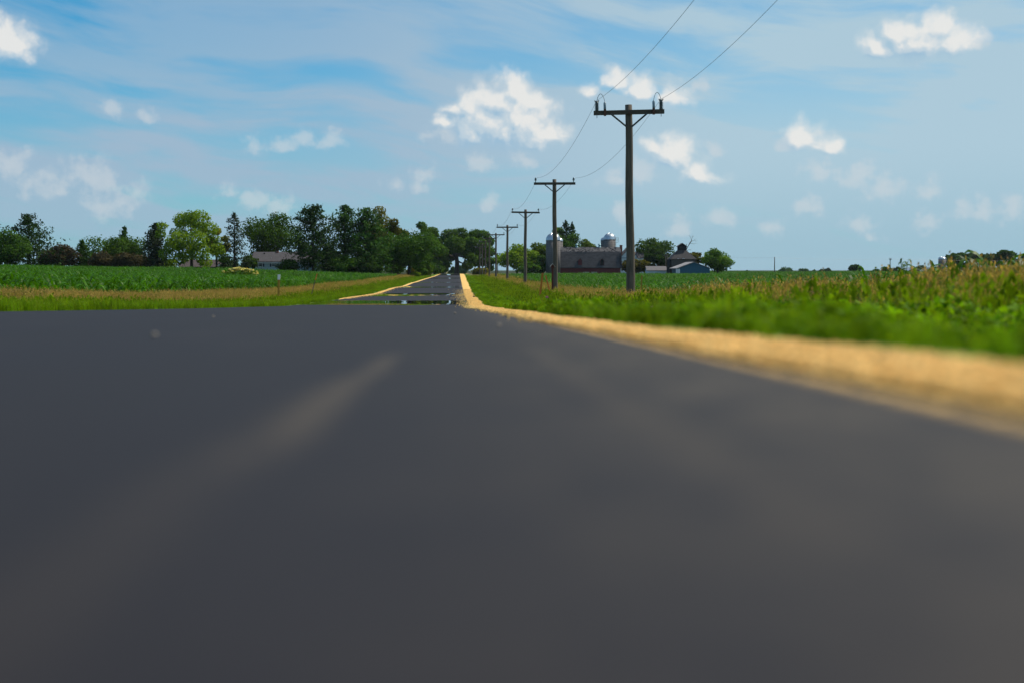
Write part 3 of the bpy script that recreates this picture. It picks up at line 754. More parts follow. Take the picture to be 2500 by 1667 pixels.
def sph(r, n):
    d = r.normal(0, 1, (n, 3)); return d / np.linalg.norm(d, axis=1, keepdims=True)

def decid(H, rad, r, nleaf, cb, size, lobes=16, gap=.0, flat=1.0, shape=None):
    Cs = []; L = []
    zc = cb + (H - cb) * .5; hz = (H - cb) * .5
    k = 0
    if shape: L = [(np.array(c), lr) for c, lr in shape]; lobes = 0
    while len(L) < lobes:
        d = sph(r, 1)[0] * (r.uniform(.25, 1) ** .6); k += 1
        lr = rad * r.uniform(.20, .40)
        zz = zc + d[2] * (hz - lr * .7)
        wz = math.sqrt(max(.15, 1 - ((zz - zc - .1 * hz) / (hz * 1.15)) ** 2))
        c = np.array([d[0] * (rad - lr * .75) * wz, d[1] * (rad - lr * .75) * wz, zz])
        if all(np.linalg.norm((c - q) / np.array([1, 1, 1.0])) > gap * rad for q, _ in L) or k > 400: L.append((c, lr))
    if not shape: L.append((np.array([r.normal(0, .12) * rad, 0, H - rad * .26]), rad * .28))
    w = np.array([l[1] ** 2 for l in L]); w /= w.sum()
    V = []
    for (c, lr), q in zip(L, w):
        n = max(20, int(nleaf * q * 1.2)); d = sph(r, n)
        rr = lr * (1 - .45 * r.random(n) ** 1.6) * (1 + .18 * np.sin(d[:, 0] * 7 + c[0]) * np.sin(d[:, 1] * 6 + c[1]) * np.cos(d[:, 2] * 7))
        p = c + d * rr[:, None] * np.array([1.08, 1.08, .82 * flat])
        V.append(leaf_quads(p, size, d * 1.0 + np.array([0, 0, .55]), r))
    return np.concatenate(V), L

def pine(H, rad, r, nleaf, size, droop=-.05, base=.06, dense=1.0, power=.8, whorl=.06):
    V = []; tips = []; z = H * base; C = []; NB = []
    while z < H * .985:
        t = (z / H - base) / (1 - base); R0 = rad * ((1 - t) ** power) * r.uniform(.72, 1.12) + .12
        for k in range(max(4, int(7 * dense))):
            a = r.uniform(0, 2 * math.pi); ln = R0 * r.uniform(.55, 1.1)
            zt = z + ln * (droop + .28 * t) + r.normal(0, .1)
            tips.append(((0, 0, z), (math.cos(a) * ln * .92, math.sin(a) * ln * .92, zt)))
            n = max(6, int(ln / rad * 38)); u = r.random(n) ** .7
            p = np.stack([np.cos(a) * ln * u, np.sin(a) * ln * u, z + (zt - z) * u + r.normal(0, .05 * ln + .1, n)], 1)
            p += r.normal(0, .055 * ln + .08, (n, 3)) * np.array([1, 1, .45])
            C.append(p); NB.append(np.tile(np.array([math.cos(a) * .4, math.sin(a) * .4, .8]), (n, 1)))
        z += H * whorl * r.uniform(.6, 1.2) * (1 - .45 * t)
    C.append(np.stack([r.normal(0, .1, 14), r.normal(0, .1, 14), H - r.random(14) * H * .07], 1)); NB.append(np.tile([0, 0, 1.0], (14, 1)))
    C = np.concatenate(C); NB = np.concatenate(NB)
    rep = max(1, int(nleaf / len(C)))
    if rep > 1: C = np.repeat(C, rep, 0) + r.normal(0, size * .6, (len(C) * rep, 3)); NB = np.repeat(NB, rep, 0)
    return leaf_quads(C, size, NB, r, 2.0), tips

def tree(kind, px, wpx, top, Y, col, label, name=None, seed=0, cb=.18, nleaf=5000, size=None, lobes=18, trunk=None, group=None, sink=0, lob=None, **kw):
    r = np.random.default_rng(1000 + seed + int(px)); X = PX(px, Y); zg = gz(X, Y) - sink; H = PZ(top, Y) - zg; rad = wpx / 2 / F * Y * {'decid': 1.36, 'shrub': 1.3, 'pine': 2.15, 'spruce': 1.75}[kind]
    cat = 'shrub' if kind == 'shrub' else 'tree'
    nm = name or {'decid': 'deciduous_tree', 'pine': 'pine_tree', 'spruce': 'spruce_tree', 'shrub': 'shrub'}[kind]
    root = thing(nm, (X, Y, zg), label, cat, group)
    size = size or max(.26, .0010 * Y); nleaf = int(nleaf * 1.35)
    tb = MB(); tr = trunk or max(.12, H * .022)
    if kind in ('decid', 'shrub'):
        c0 = H * (cb if kind == 'decid' else .02)
        if lob: kw['shape'] = [((PX(a, Y) - X, float(r.normal(0, .5)) * rad, PZ(b, Y) - zg), q / F * Y * 1.12) for a, b, q in lob]
        V, L = decid(H, rad, r, nleaf, c0, size, lobes, **kw)
        if kind == 'decid':
            fork = c0 + (H - c0) * .22
            tb.tube([(0, 0, -.4), (0, 0, .3), (r.normal(0, .05), 0, fork * .6), (r.normal(0, .1), r.normal(0, .1), fork), (0, 0, H * .72)], [tr * 1.5, tr * 1.15, tr, tr * .85, tr * .25], 8)
            for c, lr in L[:12]:
                s = Vector((0, 0, fork * r.uniform(.75, 1.25))); e = Vector(c); m = s.lerp(e, .5); m.z += (e.z - s.z) * .08
                tb.tube([s, m, e], [tr * .5, tr * .3, tr * .1], 5)
        else:
            for k in range(7):
                a = r.uniform(0, 6.28); tb.tube([(0, 0, -.2), (math.cos(a) * rad * .3, math.sin(a) * rad * .3, H * .4), (math.cos(a) * rad * .6, math.sin(a) * rad * .6, H * .7)], [.07, .05, .02], 4)
    else:
        V, tips = pine(H, rad, r, nleaf, size * (.95 if kind == 'pine' else .8), **kw)
        tb.tube([(0, 0, -.4), (0, 0, H * .5), (0, 0, H * .97)], [tr * 1.1, tr * .7, .04], 7)
        for s, e in tips[::3]: tb.tube([s, e], [.05, .02], 3)
    tb.build('trunk' if kind != 'shrub' else 'stems', M_BARK, root, True)
    mkobj('crown' if kind != 'shrub' else 'foliage', quads_mesh('crown', V), LEAF[col], root)
    return root

# left of the road
T = tree
T('decid', 18, 100, 562, 275, 'dark', 'dark leafy tree at the left edge in front of the white pine', cb=.05, lobes=22, nleaf=5000)
T('pine', 72, 112, 526, 285, 'pine', 'broad white pine with upswept right branches at the left end of the trees', power=.62, nleaf=5200, base=.03, seed=3)
T('shrub', 150, 84, 596, 285, 'brown', 'wide brownish shrub right of the leftmost white pine', nleaf=3400, seed=1)
T('spruce', 201, 40, 588, 287, 'dark', 'small dark spruce between the brownish shrubs', nleaf=1800, base=.02)
T('decid', 285, 134, 574, 300, 'mid', 'rounded green tree with a spruce tip showing above it', cb=.1, lobes=20, nleaf=5200, seed=2)
T('spruce', 305, 44, 556, 306, 'pine', 'spruce whose tip pokes above the rounded green tree', nleaf=1800)
T('shrub', 247, 50, 613, 284, 'brown', 'narrow brownish shrub below the rounded green tree', nleaf=1800, seed=5)
T('shrub', 312, 76, 617, 282, 'brown', 'broad brownish shrub in front of the rounded green tree', nleaf=2800, seed=6)
T('spruce', 380, 64, 547, 288, 'spruce', 'dense dark blue spruce left of the big bright green tree', nleaf=5200, base=.02, dense=1.5, power=.75, whorl=.04)
T('decid', 468, 148, 519, 286, 'bright', 'big bright green tree with open spreading crown and forked trunk', cb=.12, nleaf=6500, trunk=.30, seed=4, lob=[(424,540,17),(447,538,20),(470,534,18),(492,538,24),(508,560,20),(470,560,22),(440,572,18),(452,590,24),(490,590,26),(512,590,20),(425,600,20),(410,622,15),(430,632,18),(462,618,22),(500,618,22),(528,612,18),(540,632,14),(512,640,15),(418,645,13),(405,575,12),(410,556,12)])
T('decid', 530, 56, 556, 292, 'yellow', 'small yellow-tinged tree between the big bright tree and the thin spruce', cb=.25, lobes=9, nleaf=1600, gap=.2)
T('spruce', 573, 62, 520, 290, 'spruce', 'thin ragged spruce with see-through branches', nleaf=1900, base=.06, dense=.75, power=.7, whorl=.055)
T('shrub', 608, 40, 624, 291, 'mid', 'green bush against the left end of the ranch house', nleaf=1200)
T('decid', 678, 136, 515, 318, 'mid', 'tall green tree rising behind the ranch house roof', cb=.15, lobes=20, nleaf=5600, gap=.2, seed=8)
T('pine', 765, 92, 505, 284, 'pine', 'tall dark pine in front of the middle of the ranch house', power=.5, nleaf=6000, base=.10, seed=5, droop=.05, dense=1.2)
T('pine', 842, 88, 501, 290, 'pine', 'tallest dark pine with a pointed tip, right of the ranch house', power=.6, nleaf=6000, base=.06, seed=6, dense=1.2)
T('pine', 893, 82, 510, 288, 'pine', 'dark pine in the right half of the pine clump', power=.55, nleaf=5200, base=.06, seed=9, dense=1.2)
T('shrub', 705, 56, 632, 281, 'dark', 'dark bush before the ranch house wall', nleaf=1500)
T('decid', 925, 86, 502, 322, 'olive', 'olive brown tree top rising behind the dark pines', cb=.1, lobes=18, nleaf=4600, seed=11)
T('decid', 962, 60, 533, 318, 'olive', 'lower olive brown tree at the right shoulder of the pine clump', cb=.1, lobes=12, nleaf=2600, seed=12)
T('decid', 1000, 128, 558, 300, 'dark', 'broad dark tree beside the road with trunk showing below', cb=.14, lobes=24, nleaf=6000, trunk=.34, seed=13)
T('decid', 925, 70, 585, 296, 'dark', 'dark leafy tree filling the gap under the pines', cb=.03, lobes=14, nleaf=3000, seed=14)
T('decid', 1044, 62, 540, 420, 'mid', 'round topped tree behind the broad dark roadside tree', cb=.1, lobes=14, nleaf=3400, seed=15)
T('decid', 1115, 92, 558, 478, 'mid', 'large shade tree with thick trunk at the end of the road', cb=.20, nleaf=6500, trunk=.72, seed=16, lob=[(1100,577,20),(1125,572,17),(1083,592,18),(1110,598,22),(1136,590,20),(1074,615,18),(1098,622,18),(1138,614,18),(1150,632,14),(1080,640,14),(1066,632,12),(1142,648,12),(1092,645,10)])
T('decid', 1168, 80, 558, 486, 'mid', 'airy tree behind the far utility poles, right of the large shade tree', cb=.08, nleaf=5200, seed=17, lob=[(1162,574,15),(1180,576,15),(1192,590,14),(1150,592,14),(1172,600,18),(1190,615,16),(1158,615,16),(1200,638,10),(1180,638,14),(1196,655,9),(1160,640,12)])
T('decid', 1062, 64, 585, 468, 'mid', 'green tree left of the large shade tree, over the tan house', cb=.06, lobes=14, nleaf=2600, seed=18)
T('shrub', 1176, 40, 655, 440, 'olive', 'pale weedy bush at the foot of the far utility poles', nleaf=1000)
T('shrub', 1014, 22, 664, 296, 'bright', 'small bright bush at the foot of the broad dark roadside tree', nleaf=700)
T('shrub', 1006, 24, 655, 305, 'olive', 'olive bush by the trunk of the broad dark roadside tree', nleaf=700, seed=3)
T('decid', 1129, 26, 648, 900, 'far', 'hazy blue-green tree far beyond the end of the road', cb=.02, lobes=8, nleaf=900, sink=2)
T('spruce', 1106, 14, 654, 620, 'far', 'small far conifer left of the thick trunk', nleaf=500)
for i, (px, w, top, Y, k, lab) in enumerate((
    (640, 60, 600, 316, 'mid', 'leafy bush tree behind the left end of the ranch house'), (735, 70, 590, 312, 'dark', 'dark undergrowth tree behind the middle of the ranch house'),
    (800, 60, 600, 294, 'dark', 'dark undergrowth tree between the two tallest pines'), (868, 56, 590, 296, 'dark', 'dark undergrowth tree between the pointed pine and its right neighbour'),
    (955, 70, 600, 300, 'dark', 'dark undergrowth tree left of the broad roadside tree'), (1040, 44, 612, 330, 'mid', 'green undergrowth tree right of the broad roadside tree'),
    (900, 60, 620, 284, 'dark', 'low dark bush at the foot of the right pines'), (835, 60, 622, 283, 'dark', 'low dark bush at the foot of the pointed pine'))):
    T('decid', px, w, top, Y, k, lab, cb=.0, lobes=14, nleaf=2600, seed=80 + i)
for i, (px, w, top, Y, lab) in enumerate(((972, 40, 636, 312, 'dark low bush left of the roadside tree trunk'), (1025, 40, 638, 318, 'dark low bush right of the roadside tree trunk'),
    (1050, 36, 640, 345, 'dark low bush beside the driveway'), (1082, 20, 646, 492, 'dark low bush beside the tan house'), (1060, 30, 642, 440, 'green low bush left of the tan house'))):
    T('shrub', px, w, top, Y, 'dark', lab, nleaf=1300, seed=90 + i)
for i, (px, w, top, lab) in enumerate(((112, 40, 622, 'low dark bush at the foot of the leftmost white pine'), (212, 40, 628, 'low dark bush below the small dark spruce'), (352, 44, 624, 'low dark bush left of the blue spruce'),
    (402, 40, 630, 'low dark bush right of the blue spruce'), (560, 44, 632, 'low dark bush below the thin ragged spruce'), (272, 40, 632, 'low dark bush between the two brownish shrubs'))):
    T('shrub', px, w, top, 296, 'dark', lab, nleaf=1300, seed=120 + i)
T('shrub', 1070, 30, 648, 455, 'mid', 'green bush in front of the tan house', nleaf=900, seed=4)
# right of the road
T('decid', 1262, 84, 596, 405, 'light', 'light green tree left of the near silo', cb=.08, lobes=16, nleaf=3600, seed=21, gap=.2)
T('decid', 1310, 70, 590, 412, 'light', 'light green tree crowding the left side of the near silo', cb=.08, lobes=14, nleaf=3000, seed=22)
T('decid', 1322, 50, 622, 398, 'dark', 'dark foliage tree at the foot of the near silo', cb=.02, lobes=10, nleaf=2000, seed=23)
T('shrub', 1292, 44, 640, 385, 'mid', 'green bush in front of the light green trees by the silo', nleaf=1500)
T('spruce', 1381, 66, 537, 446, 'pine', 'taller of the two pointed spruces behind the barn', nleaf=3600, base=.05, dense=1.2, power=.9)
T('spruce', 1397, 52, 543, 446, 'pine', 'shorter of the two pointed spruces behind the barn', nleaf=2800, base=.05, dense=1.2, power=.95)
T('decid', 1352, 66, 553, 452, 'mid', 'leafy tree left of the two spruces behind the near silo', cb=.1, lobes=12, nleaf=3000, seed=24)
T('decid', 1400, 84, 568, 438, 'dark', 'dark tree right of the two spruces above the barn ridge', cb=.1, lobes=14, nleaf=3200, seed=25)
T('decid', 1432, 56, 583, 450, 'light', 'small light green tree peeping over the barn ridge', cb=.1, lobes=8, nleaf=1400, seed=26)
T('shrub', 1549, 66, 629, 408, 'olive', 'rounded olive bush in front of the farmhouse', nleaf=2400, seed=2)
T('decid', 1598, 86, 577, 440, 'mid', 'open branched tree right of the nearest utility pole', cb=.16, lobes=18, nleaf=3000, gap=.3, seed=27)
T('decid', 1605, 52, 611, 402, 'dark', 'dark rounded cedar behind the low pale shed', cb=.0, lobes=14, nleaf=3600, seed=28)
T('decid', 1700, 40, 615, 420, 'olive', 'drooping olive tree between corn crib and lone tree', cb=.3, lobes=8, nleaf=1000, seed=29)
T('decid', 1752, 74, 604, 366, 'mid', 'lone leafy tree right of the teal machine shed', cb=.12, lobes=16, nleaf=2600, gap=.26, trunk=.2, seed=30)
T('shrub', 1637, 16, 640, 398, 'bright', 'small bright bush at the foot of the leaning pole', nleaf=500)
far = [(1826, 20, 662, 900), (1916, 36, 655, 1000), (1962, 28, 657, 1000), (1988, 10, 660, 1000), (2008, 16, 659, 1000), (2020, 14, 655, 1050)]
for i, (px, w, top, Y) in enumerate(far):
    T('decid', px, w, top, Y, 'far', ('lowest tiny tree on the horizon left of the bare pole', 'wide low blue tree right of the bare distant pole', 'reddish low tree on the horizon, second from the bare pole', 'tiny narrow tree on the horizon left of the paired trees', 'left one of the paired tiny horizon trees', 'right one of the paired tiny horizon trees')[i],
      cb=.0, lobes=10, nleaf=700, flat=1.3, group='trees on the horizon', sink=1.0, size=.9, seed=40 + i)
for i, (px, w, top, Y, k, lab) in enumerate((
    (2084, 26, 645, 640, 'far', 'dense round tree standing alone left of the far barns'), (2125, 40, 655, 660, 'far', 'low green tree right of the dense round tree'),
    (2165, 24, 648, 680, 'far', 'tree behind the distant pole by the far barns'), (2200, 44, 652, 700, 'far', 'low tree clump left of the far red barns'),
    (2248, 40, 648, 690, 'far', 'tree showing above and between the two far red barns'), (2290, 34, 650, 690, 'far', 'low tree just left of the far silo'),
    (2322, 34, 622, 655, 'far', 'bushy tree partly covering the far silo'), (2340, 26, 615, 650, 'dark', 'tall narrow dark tree right of the far silo'),
    (2382, 50, 616, 660, 'far', 'left half of the broad tree row right of the far silo'), (2418, 50, 618, 665, 'far', 'right half of the broad tree row right of the far silo'),
    (2452, 26, 609, 640, 'dark', 'flat topped dark pine near the right edge of the far trees'), (2488, 60, 616, 650, 'far', 'tree at the right edge beyond the corn'))):
    rr_ = random.Random(i); lb = []
    for q in range(26):
        a_ = rr_.uniform(-.5, .5); lb.append((px + a_ * w, top + 7 + abs(a_) ** 2 * 16 + rr_.random() ** 1.5 * 40, rr_.uniform(5, 8.5)))
    T('decid', px, w, top, Y, k, lab, cb=.02, nleaf=2600, lob=lb, sink=1.0, size=.65, seed=60 + i, group='far trees on the right')

def dead_tree():
    Y = 392; X = PX(1686, Y); zg = gz(X, Y); h = lambda py: PZ(py, Y) - zg; x = lambda px: PX(px, Y) - X
    root = thing('dead_tree', (X, Y, zg), 'bare dead tree leaning out behind the corn crib cupola', 'tree')
    mb = MB(); mb.tube([(x(1672), 0, -.3), (x(1674), 0, h(625)), (x(1675), .2, h(610)), (x(1684), .1, h(594)), (x(1688), 0, h(588))], [.30, .24, .20, .16, .10], 7)
    for pts, r0 in (([(1688, 588), (1686, 580), (1682, 575)], .06), ([(1688, 588), (1690, 579), (1694, 576)], .06), ([(1687, 590), (1696, 586), (1699, 583)], .045), ([(1684, 594), (1694, 596), (1703, 594)], .045),
                    ([(1690, 582), (1689, 576), (1690, 574)], .03), ([(1676, 614), (1681, 610), (1686, 611), (1688, 609)], .07), ([(1694, 587), (1699, 589), (1703, 588)], .03)):
        mb.tube([(x(a), .1 * k, h(b)) for k, (a, b) in enumerate(pts)], [r0 * (1 - .7 * k / len(pts)) for k in range(len(pts))], 5)
    mb.build('trunk', M_BAREBARK, root, True)
dead_tree()

# ------------------------------------------------------------------ scattered growth
def scatter(name, sources, pts, rot, scl, vid, label, cat):
    me = bpy.data.meshes.new(name); me.vertices.add(len(pts)); me.vertices.foreach_set('co', np.asarray(pts, np.float32).reshape(-1))
    a = me.attributes.new('rot', 'FLOAT_VECTOR', 'POINT'); a.data.foreach_set('vector', np.asarray(rot, np.float32).reshape(-1))
    a = me.attributes.new('scl', 'FLOAT', 'POINT'); a.data.foreach_set('value', np.asarray(scl, np.float32))
    a = me.attributes.new('vid', 'INT', 'POINT'); a.data.foreach_set('value', np.asarray(vid, np.int32))
    o = bpy.data.objects.new(name, me); COL.objects.link(o)
    ng = bpy.data.node_groups.new(name, 'GeometryNodeTree')
    ng.interface.new_socket('Geometry', in_out='INPUT', socket_type='NodeSocketGeometry'); ng.interface.new_socket('Geometry', in_out='OUTPUT', socket_type='NodeSocketGeometry')
    N = ng.nodes; L = ng.links; gi = N.new('NodeGroupInput'); go = N.new('NodeGroupOutput')
    iop = N.new('GeometryNodeInstanceOnPoints'); jn = N.new('GeometryNodeJoinGeometry')
    for s in reversed(sources):
        oi = N.new('GeometryNodeObjectInfo'); oi.inputs['Object'].default_value = s; oi.inputs['As Instance'].default_value = False
        g2 = N.new('GeometryNodeGeometryToInstance'); L.new(oi.outputs['Geometry'], g2.inputs[0]); L.new(g2.outputs[0], jn.inputs[0])
    L.new(gi.outputs[0], iop.inputs['Points']); L.new(jn.outputs[0], iop.inputs['Instance']); iop.inputs['Pick Instance'].default_value = True
    for nm, typ, inp in (('rot', 'FLOAT_VECTOR', 'Rotation'), ('scl', 'FLOAT', 'Scale'), ('vid', 'INT', 'Instance Index')):
        na = N.new('GeometryNodeInputNamedAttribute'); na.data_type = typ; na.inputs['Name'].default_value = nm; L.new(na.outputs['Attribute'], iop.inputs[inp])
    L.new(iop.outputs[0], go.inputs[0])
    md = o.modifiers.new('scatter', 'NODES'); md.node_group = ng
    return tag(o, label, cat, kind='stuff')

# corn
M_CORN = leafmat('corn_leaf', (.056, .165, .0008), (.028, .100, .0006), .38, .45, nscale=.9, spec=.11, rnd=.35)
M_STALK = leafmat('corn_stalk', (.05, .13, .02), None, .1, .5)
def ribbon(mb, base, az, ln, w, rise, droop, seg=4, fold=.0, twist=0):
    """arching leaf: starts at base, goes out along az, rises then droops."""
    d = Vector((math.cos(az), math.sin(az), 0)); side = Vector((-math.sin(az), math.cos(az), twist)).normalized()
    vs = []; fs = []
    for i in range(seg + 1):
        t = i / seg; p = Vector(base) + d * ln * (t - .12 * t * t) + Vector((0, 0, rise * ln * t * (1 - t * .35) - droop * ln * t ** 2.3))
        ww = w * (.55 + 1.1 * t) * (1 - t) ** .6 if i < seg else .0
        if i == seg: vs.append(p)
        else: vs += [p - side * ww * .5, p + side * ww * .5]
    for i in range(seg - 1): fs.append((2*i, 2*i+1, 2*i+3, 2*i+2))
    fs.append((2*seg-2, 2*seg-1, 2*seg))
    mb.add(vs, fs)
def corn_leaves(mb, x, y, H, r, off=0.0):
    az = r.uniform(0, 6.28); n = 9
    for k in range(n):
        t = k / (n - 1); a = az + math.pi * k + r.normal(0, .45)
        ribbon(mb, (x, y, off + H * (.10 + .50 * t)), a, H * r.uniform(.55, .85) * (1 - .25 * abs(t - .5)), .085 * r.uniform(.8, 1.2), r.uniform(.8, 1.5) + .7 * t, r.uniform(.75, 1.5) * (1 - .45 * t), 4, twist=r.normal(0, .35))
def corn_clump(seed):
    r = np.random.default_rng(seed); mb = MB()
    for k in range(6):
        H = r.uniform(.70, .88); x, y = r.normal(0, .07), -.6 + k * .22 + r.normal(0, .04)
        corn_leaves(mb, x, y, H, r); mb.tube([(x, y, 0), (x, y, H * .62)], [.016, .010], 3)
    return mb.build('corn_clump', M_CORN, None, True, link=False)
CORN = [corn_clump(100 + i) for i in range(8)]
HX = {}
def corn_points(side):
    pts = []
    if side > 0: rows = 8.8 + .76 * np.arange(0, 215)
    else: rows = -12.5 - .76 * np.arange(0, 120)
    for ri, x in enumerate(rows):
        ymin = max(17, abs(x) / (.44 if side > 0 else .37)); ymax = (348 if x < 62 else 520) if side > 0 else 274
        y = ymin + rng.uniform(0, 1.3)
        while y < ymax:
            step = 1.3 if y < 170 else 2.4
            if not (y > 170 and ri % 2): pts.append((x + rng.normal(0, .05 if y < 170 else .4), y + rng.normal(0, .1)))
            y += step
    p = np.array(pts); return p
skip_first = {1: [], -1: []}
for side, lab in ((1, 'dense young green corn field right of the road beyond the poles'), (-1, 'dense young green corn field left of the road before the trees')):
    p = corn_points(side); front = 8.8 + 1.6 if side > 0 else -12.5 - 1.6
    z = ground_z(p[:, 0], p[:, 1]); n = len(p)
    # the first two rows near the camera are single plants
    if side > 0: m = ~((p[:, 0] < 10.4) & (p[:, 1] < 37.5))
    else: m = ~((p[:, 0] > -14.1) & (p[:, 1] < 54.5))
    p, z = p[m], z[m]; n = len(p)
    rot = np.stack([rng.normal(0, .05, n), rng.normal(0, .05, n), rng.choice([0, math.pi], n) + rng.normal(0, .12, n)], 1)
    lf = .96 + .14 * np.sin(p[:, 0] * .12 + 1.0) * np.sin(p[:, 1] * .05)
    scatter('corn_field', CORN, np.column_stack([p, z - .02]), rot, lf * rng.uniform(.9, 1.1, n), rng.integers(0, 8, n), lab, 'corn')
PROTO = []
for i in range(6):
    r = np.random.default_rng(300 + i); H = r.uniform(.74, .88)
    st = MB().tube([(0, 0, 0), (.01, 0, H * .3), (0, .01, H * .66)], [.018, .015, .008], 5)
    lv = MB(); corn_leaves(lv, 0, 0, H, r)
    a = st.build('corn_plant', M_STALK, None, True, link=False); b = lv.build('leaves', M_CORN, None, True, link=False)
    PROTO.append((a.data, b.data))
def corn_single(x, y, label, group):
    a, b = PROTO[rng.integers(0, 6)]
    o = bpy.data.objects.new('corn_plant', a); COL.objects.link(o); o.location = (x, y, gz(x, y) - .02); o.rotation_euler = (rng.normal(0, .06), rng.normal(0, .06), rng.uniform(0, 6.28)); s = rng.uniform(.92, 1.12) * (1 + (.28 * min(1, max(0, (29 - y) / 6)) if x > 0 else 0)); o.scale = (s, s, s)
    c = bpy.data.objects.new('leaves', b); COL.objects.link(c); c.parent = o
    tag(o, label, 'corn plant', group)
for x0 in (8.8, 9.56, 10.32):
    for y in np.arange(max(20.5, x0 / .42), 37.5, .32): corn_single(x0 + rng.normal(0, .05), y + rng.normal(0, .05), 'young corn plant in the front rows of the field right of the poles', 'front row corn plants right of the road')
for x0 in (-12.5, -13.26, -14.02):
    for y in np.arange(abs(x0) / .34, 54.5, .42): corn_single(x0 + rng.normal(0, .05), y + rng.normal(0, .05), 'young corn plant in the front rows of the field left of the road', 'front row corn plants left of the road')

# grasses and weeds of the verges
M_GRASS = leafmat('verge_grass', (.175, .265, .006), (.110, .185, .005), .45, .6, nscale=.9, rnd=.35)
M_GRASS2 = leafmat('dark_verge_grass', (.125, .190, .010), (.125, .165, .012), .40, .6, nscale=.9, rnd=.35)
M_LUSH = leafmat('clover_leaf', (.165, .310, .006), (.085, .200, .005), .42, .6, nscale=1.5, rnd=.4)
M_TAN_G = leafmat('dry_seed_grass', (.48, .32, .12), (.34, .225, .07), .36, .7, nscale=.7, spec=.1, rnd=.35)
M_OLIVE_G = leafmat('half_dry_grass', (.28, .25, .022), (.19, .20, .016), .38, .6, nscale=.7, spec=.1, rnd=.35)

def blade_clump(seed, n, h, rad, mats, w=.008, lean=.35, heads=0, hs=.022):
    r = np.random.default_rng(seed); V = []; mi = []
    for k in range(n):
        a = r.uniform(0, 6.28); q = rad * math.sqrt(r.random()); b = np.array([math.cos(a) * q, math.sin(a) * q, -.02])
        a2 = r.uniform(0, 6.28); hh = h * r.uniform(.55, 1.1); l = lean * r.uniform(.2, 1.2) * hh
        d = np.array([math.cos(a2), math.sin(a2), 0]); s = np.array([-d[1], d[0], 0]) * w * r.uniform(.7, 1.4) * .5
        m = b + d * l * .35 + np.array([0, 0, hh * .6]); t = b + d * l + np.array([0, 0, hh])
        V.append(np.stack([b - s, b + s, m + s * .8, m - s * .8])); V.append(np.stack([m - s * .8, m + s * .8, t + s * .15, t - s * .15]))
        mm = r.integers(0, len(mats)) if len(mats) > 1 else 0; mi += [mm, mm]
        if heads and r.random() < heads:
            for j in range(5):
                c = t - np.array([0, 0, 1]) * hh * .05 * j + r.normal(0, .012, 3); u = sph(r, 1)[0] * hs; v = np.array([0, 0, hs * 1.5]) + r.normal(0, hs * .4, 3)
                V.append(np.stack([c - u, c - v, c + u, c + v])); mi.append(len(mats) - 1)
    me = quads_mesh('grass_clump', np.array(V)); o = mkobj('grass_clump', me, mats, link=False)
    me.polygons.foreach_set('material_index', np.array(mi, np.int32)); return o
def clover_clump(seed, n, h, rad, mats):
    r = np.random.default_rng(seed); V = []; mi = []
    for k in range(n):
        a = r.uniform(0, 6.28); q = rad * math.sqrt(r.random()); top = np.array([math.cos(a) * q, math.sin(a) * q, h * r.uniform(.35, 1.05) * (1 - .35 * (q / rad) ** 2)])
        b = np.array([top[0] * .6, top[1] * .6, -.02]); s = np.array([.003, .003, 0]); V.append(np.stack([b - s, b + s, top + s, top - s])); mi.append(0)
        for j in range(4):
            c = top + r.normal(0, .022, 3) * np.array([1, 1, .8]) - np.array([0, 0, .05 * h * j * r.random()]); V.append(leaf_quads(c[None], .034, np.array([[0, 0, 1.0]]), r, 1.5)[0]); mi.append(r.integers(0, len(mats)))
    me = quads_mesh('clover_clump', np.array(V)); o = mkobj('clover_clump', me, mats, link=False)
    me.polygons.foreach_set('material_index', np.array(mi, np.int32)); return o
G_GREEN = [blade_clump(500 + i, 52, .32, .16, [M_GRASS, M_GRASS, M_GRASS2, M_LUSH], .007, .45) for i in range(5)]
G_LUSH = [clover_clump(520 + i, 44, .26, .17, [M_LUSH, M_GRASS]) for i in range(4)]
G_TAN = [blade_clump(540 + i, 34, .58, .20, [M_OLIVE_G, M_GRASS2, M_TAN_G], .006, .3, heads=.55, hs=.011) for i in range(5)]
def weed_clump(seed, H):
    r = np.random.default_rng(seed); lv = MB()
    for k in range(5):
        a = r.uniform(0, 6.28); q = .16 * r.random() + .03; hk = H * r.uniform(.6, 1.05)
        lv.tube([(math.cos(a) * q * t, math.sin(a) * q * t, hk * t) for t in (0, .5, 1)], [.007, .005, .003], 3)
        for j in range(13):
            t = .15 + .85 * j / 12; b = (math.cos(a) * q * t, math.sin(a) * q * t, hk * t)
            ribbon(lv, b, j * 2.4 + r.normal(0, .3), r.uniform(.08, .15) * (1.1 - .4 * t), .036, r.uniform(.4, 1.0), r.uniform(.6, 1.3), 3, twist=r.normal(0, .2))
    return lv
M_WEED2 = leafmat('verge_weed_leaf', (.105, .190, .008), (.065, .135, .007), .42, .55, nscale=2.0, rnd=.45)
G_WEED = [weed_clump(580 + i, .62).build('weed_clump', M_WEED2, None, True, link=False) for i in range(4)]
G_OLIVE = [blade_clump(560 + i, 44, .42, .18, [M_OLIVE_G, M_GRASS2, M_GRASS], .008, .45, heads=.15) for i in range(4)]

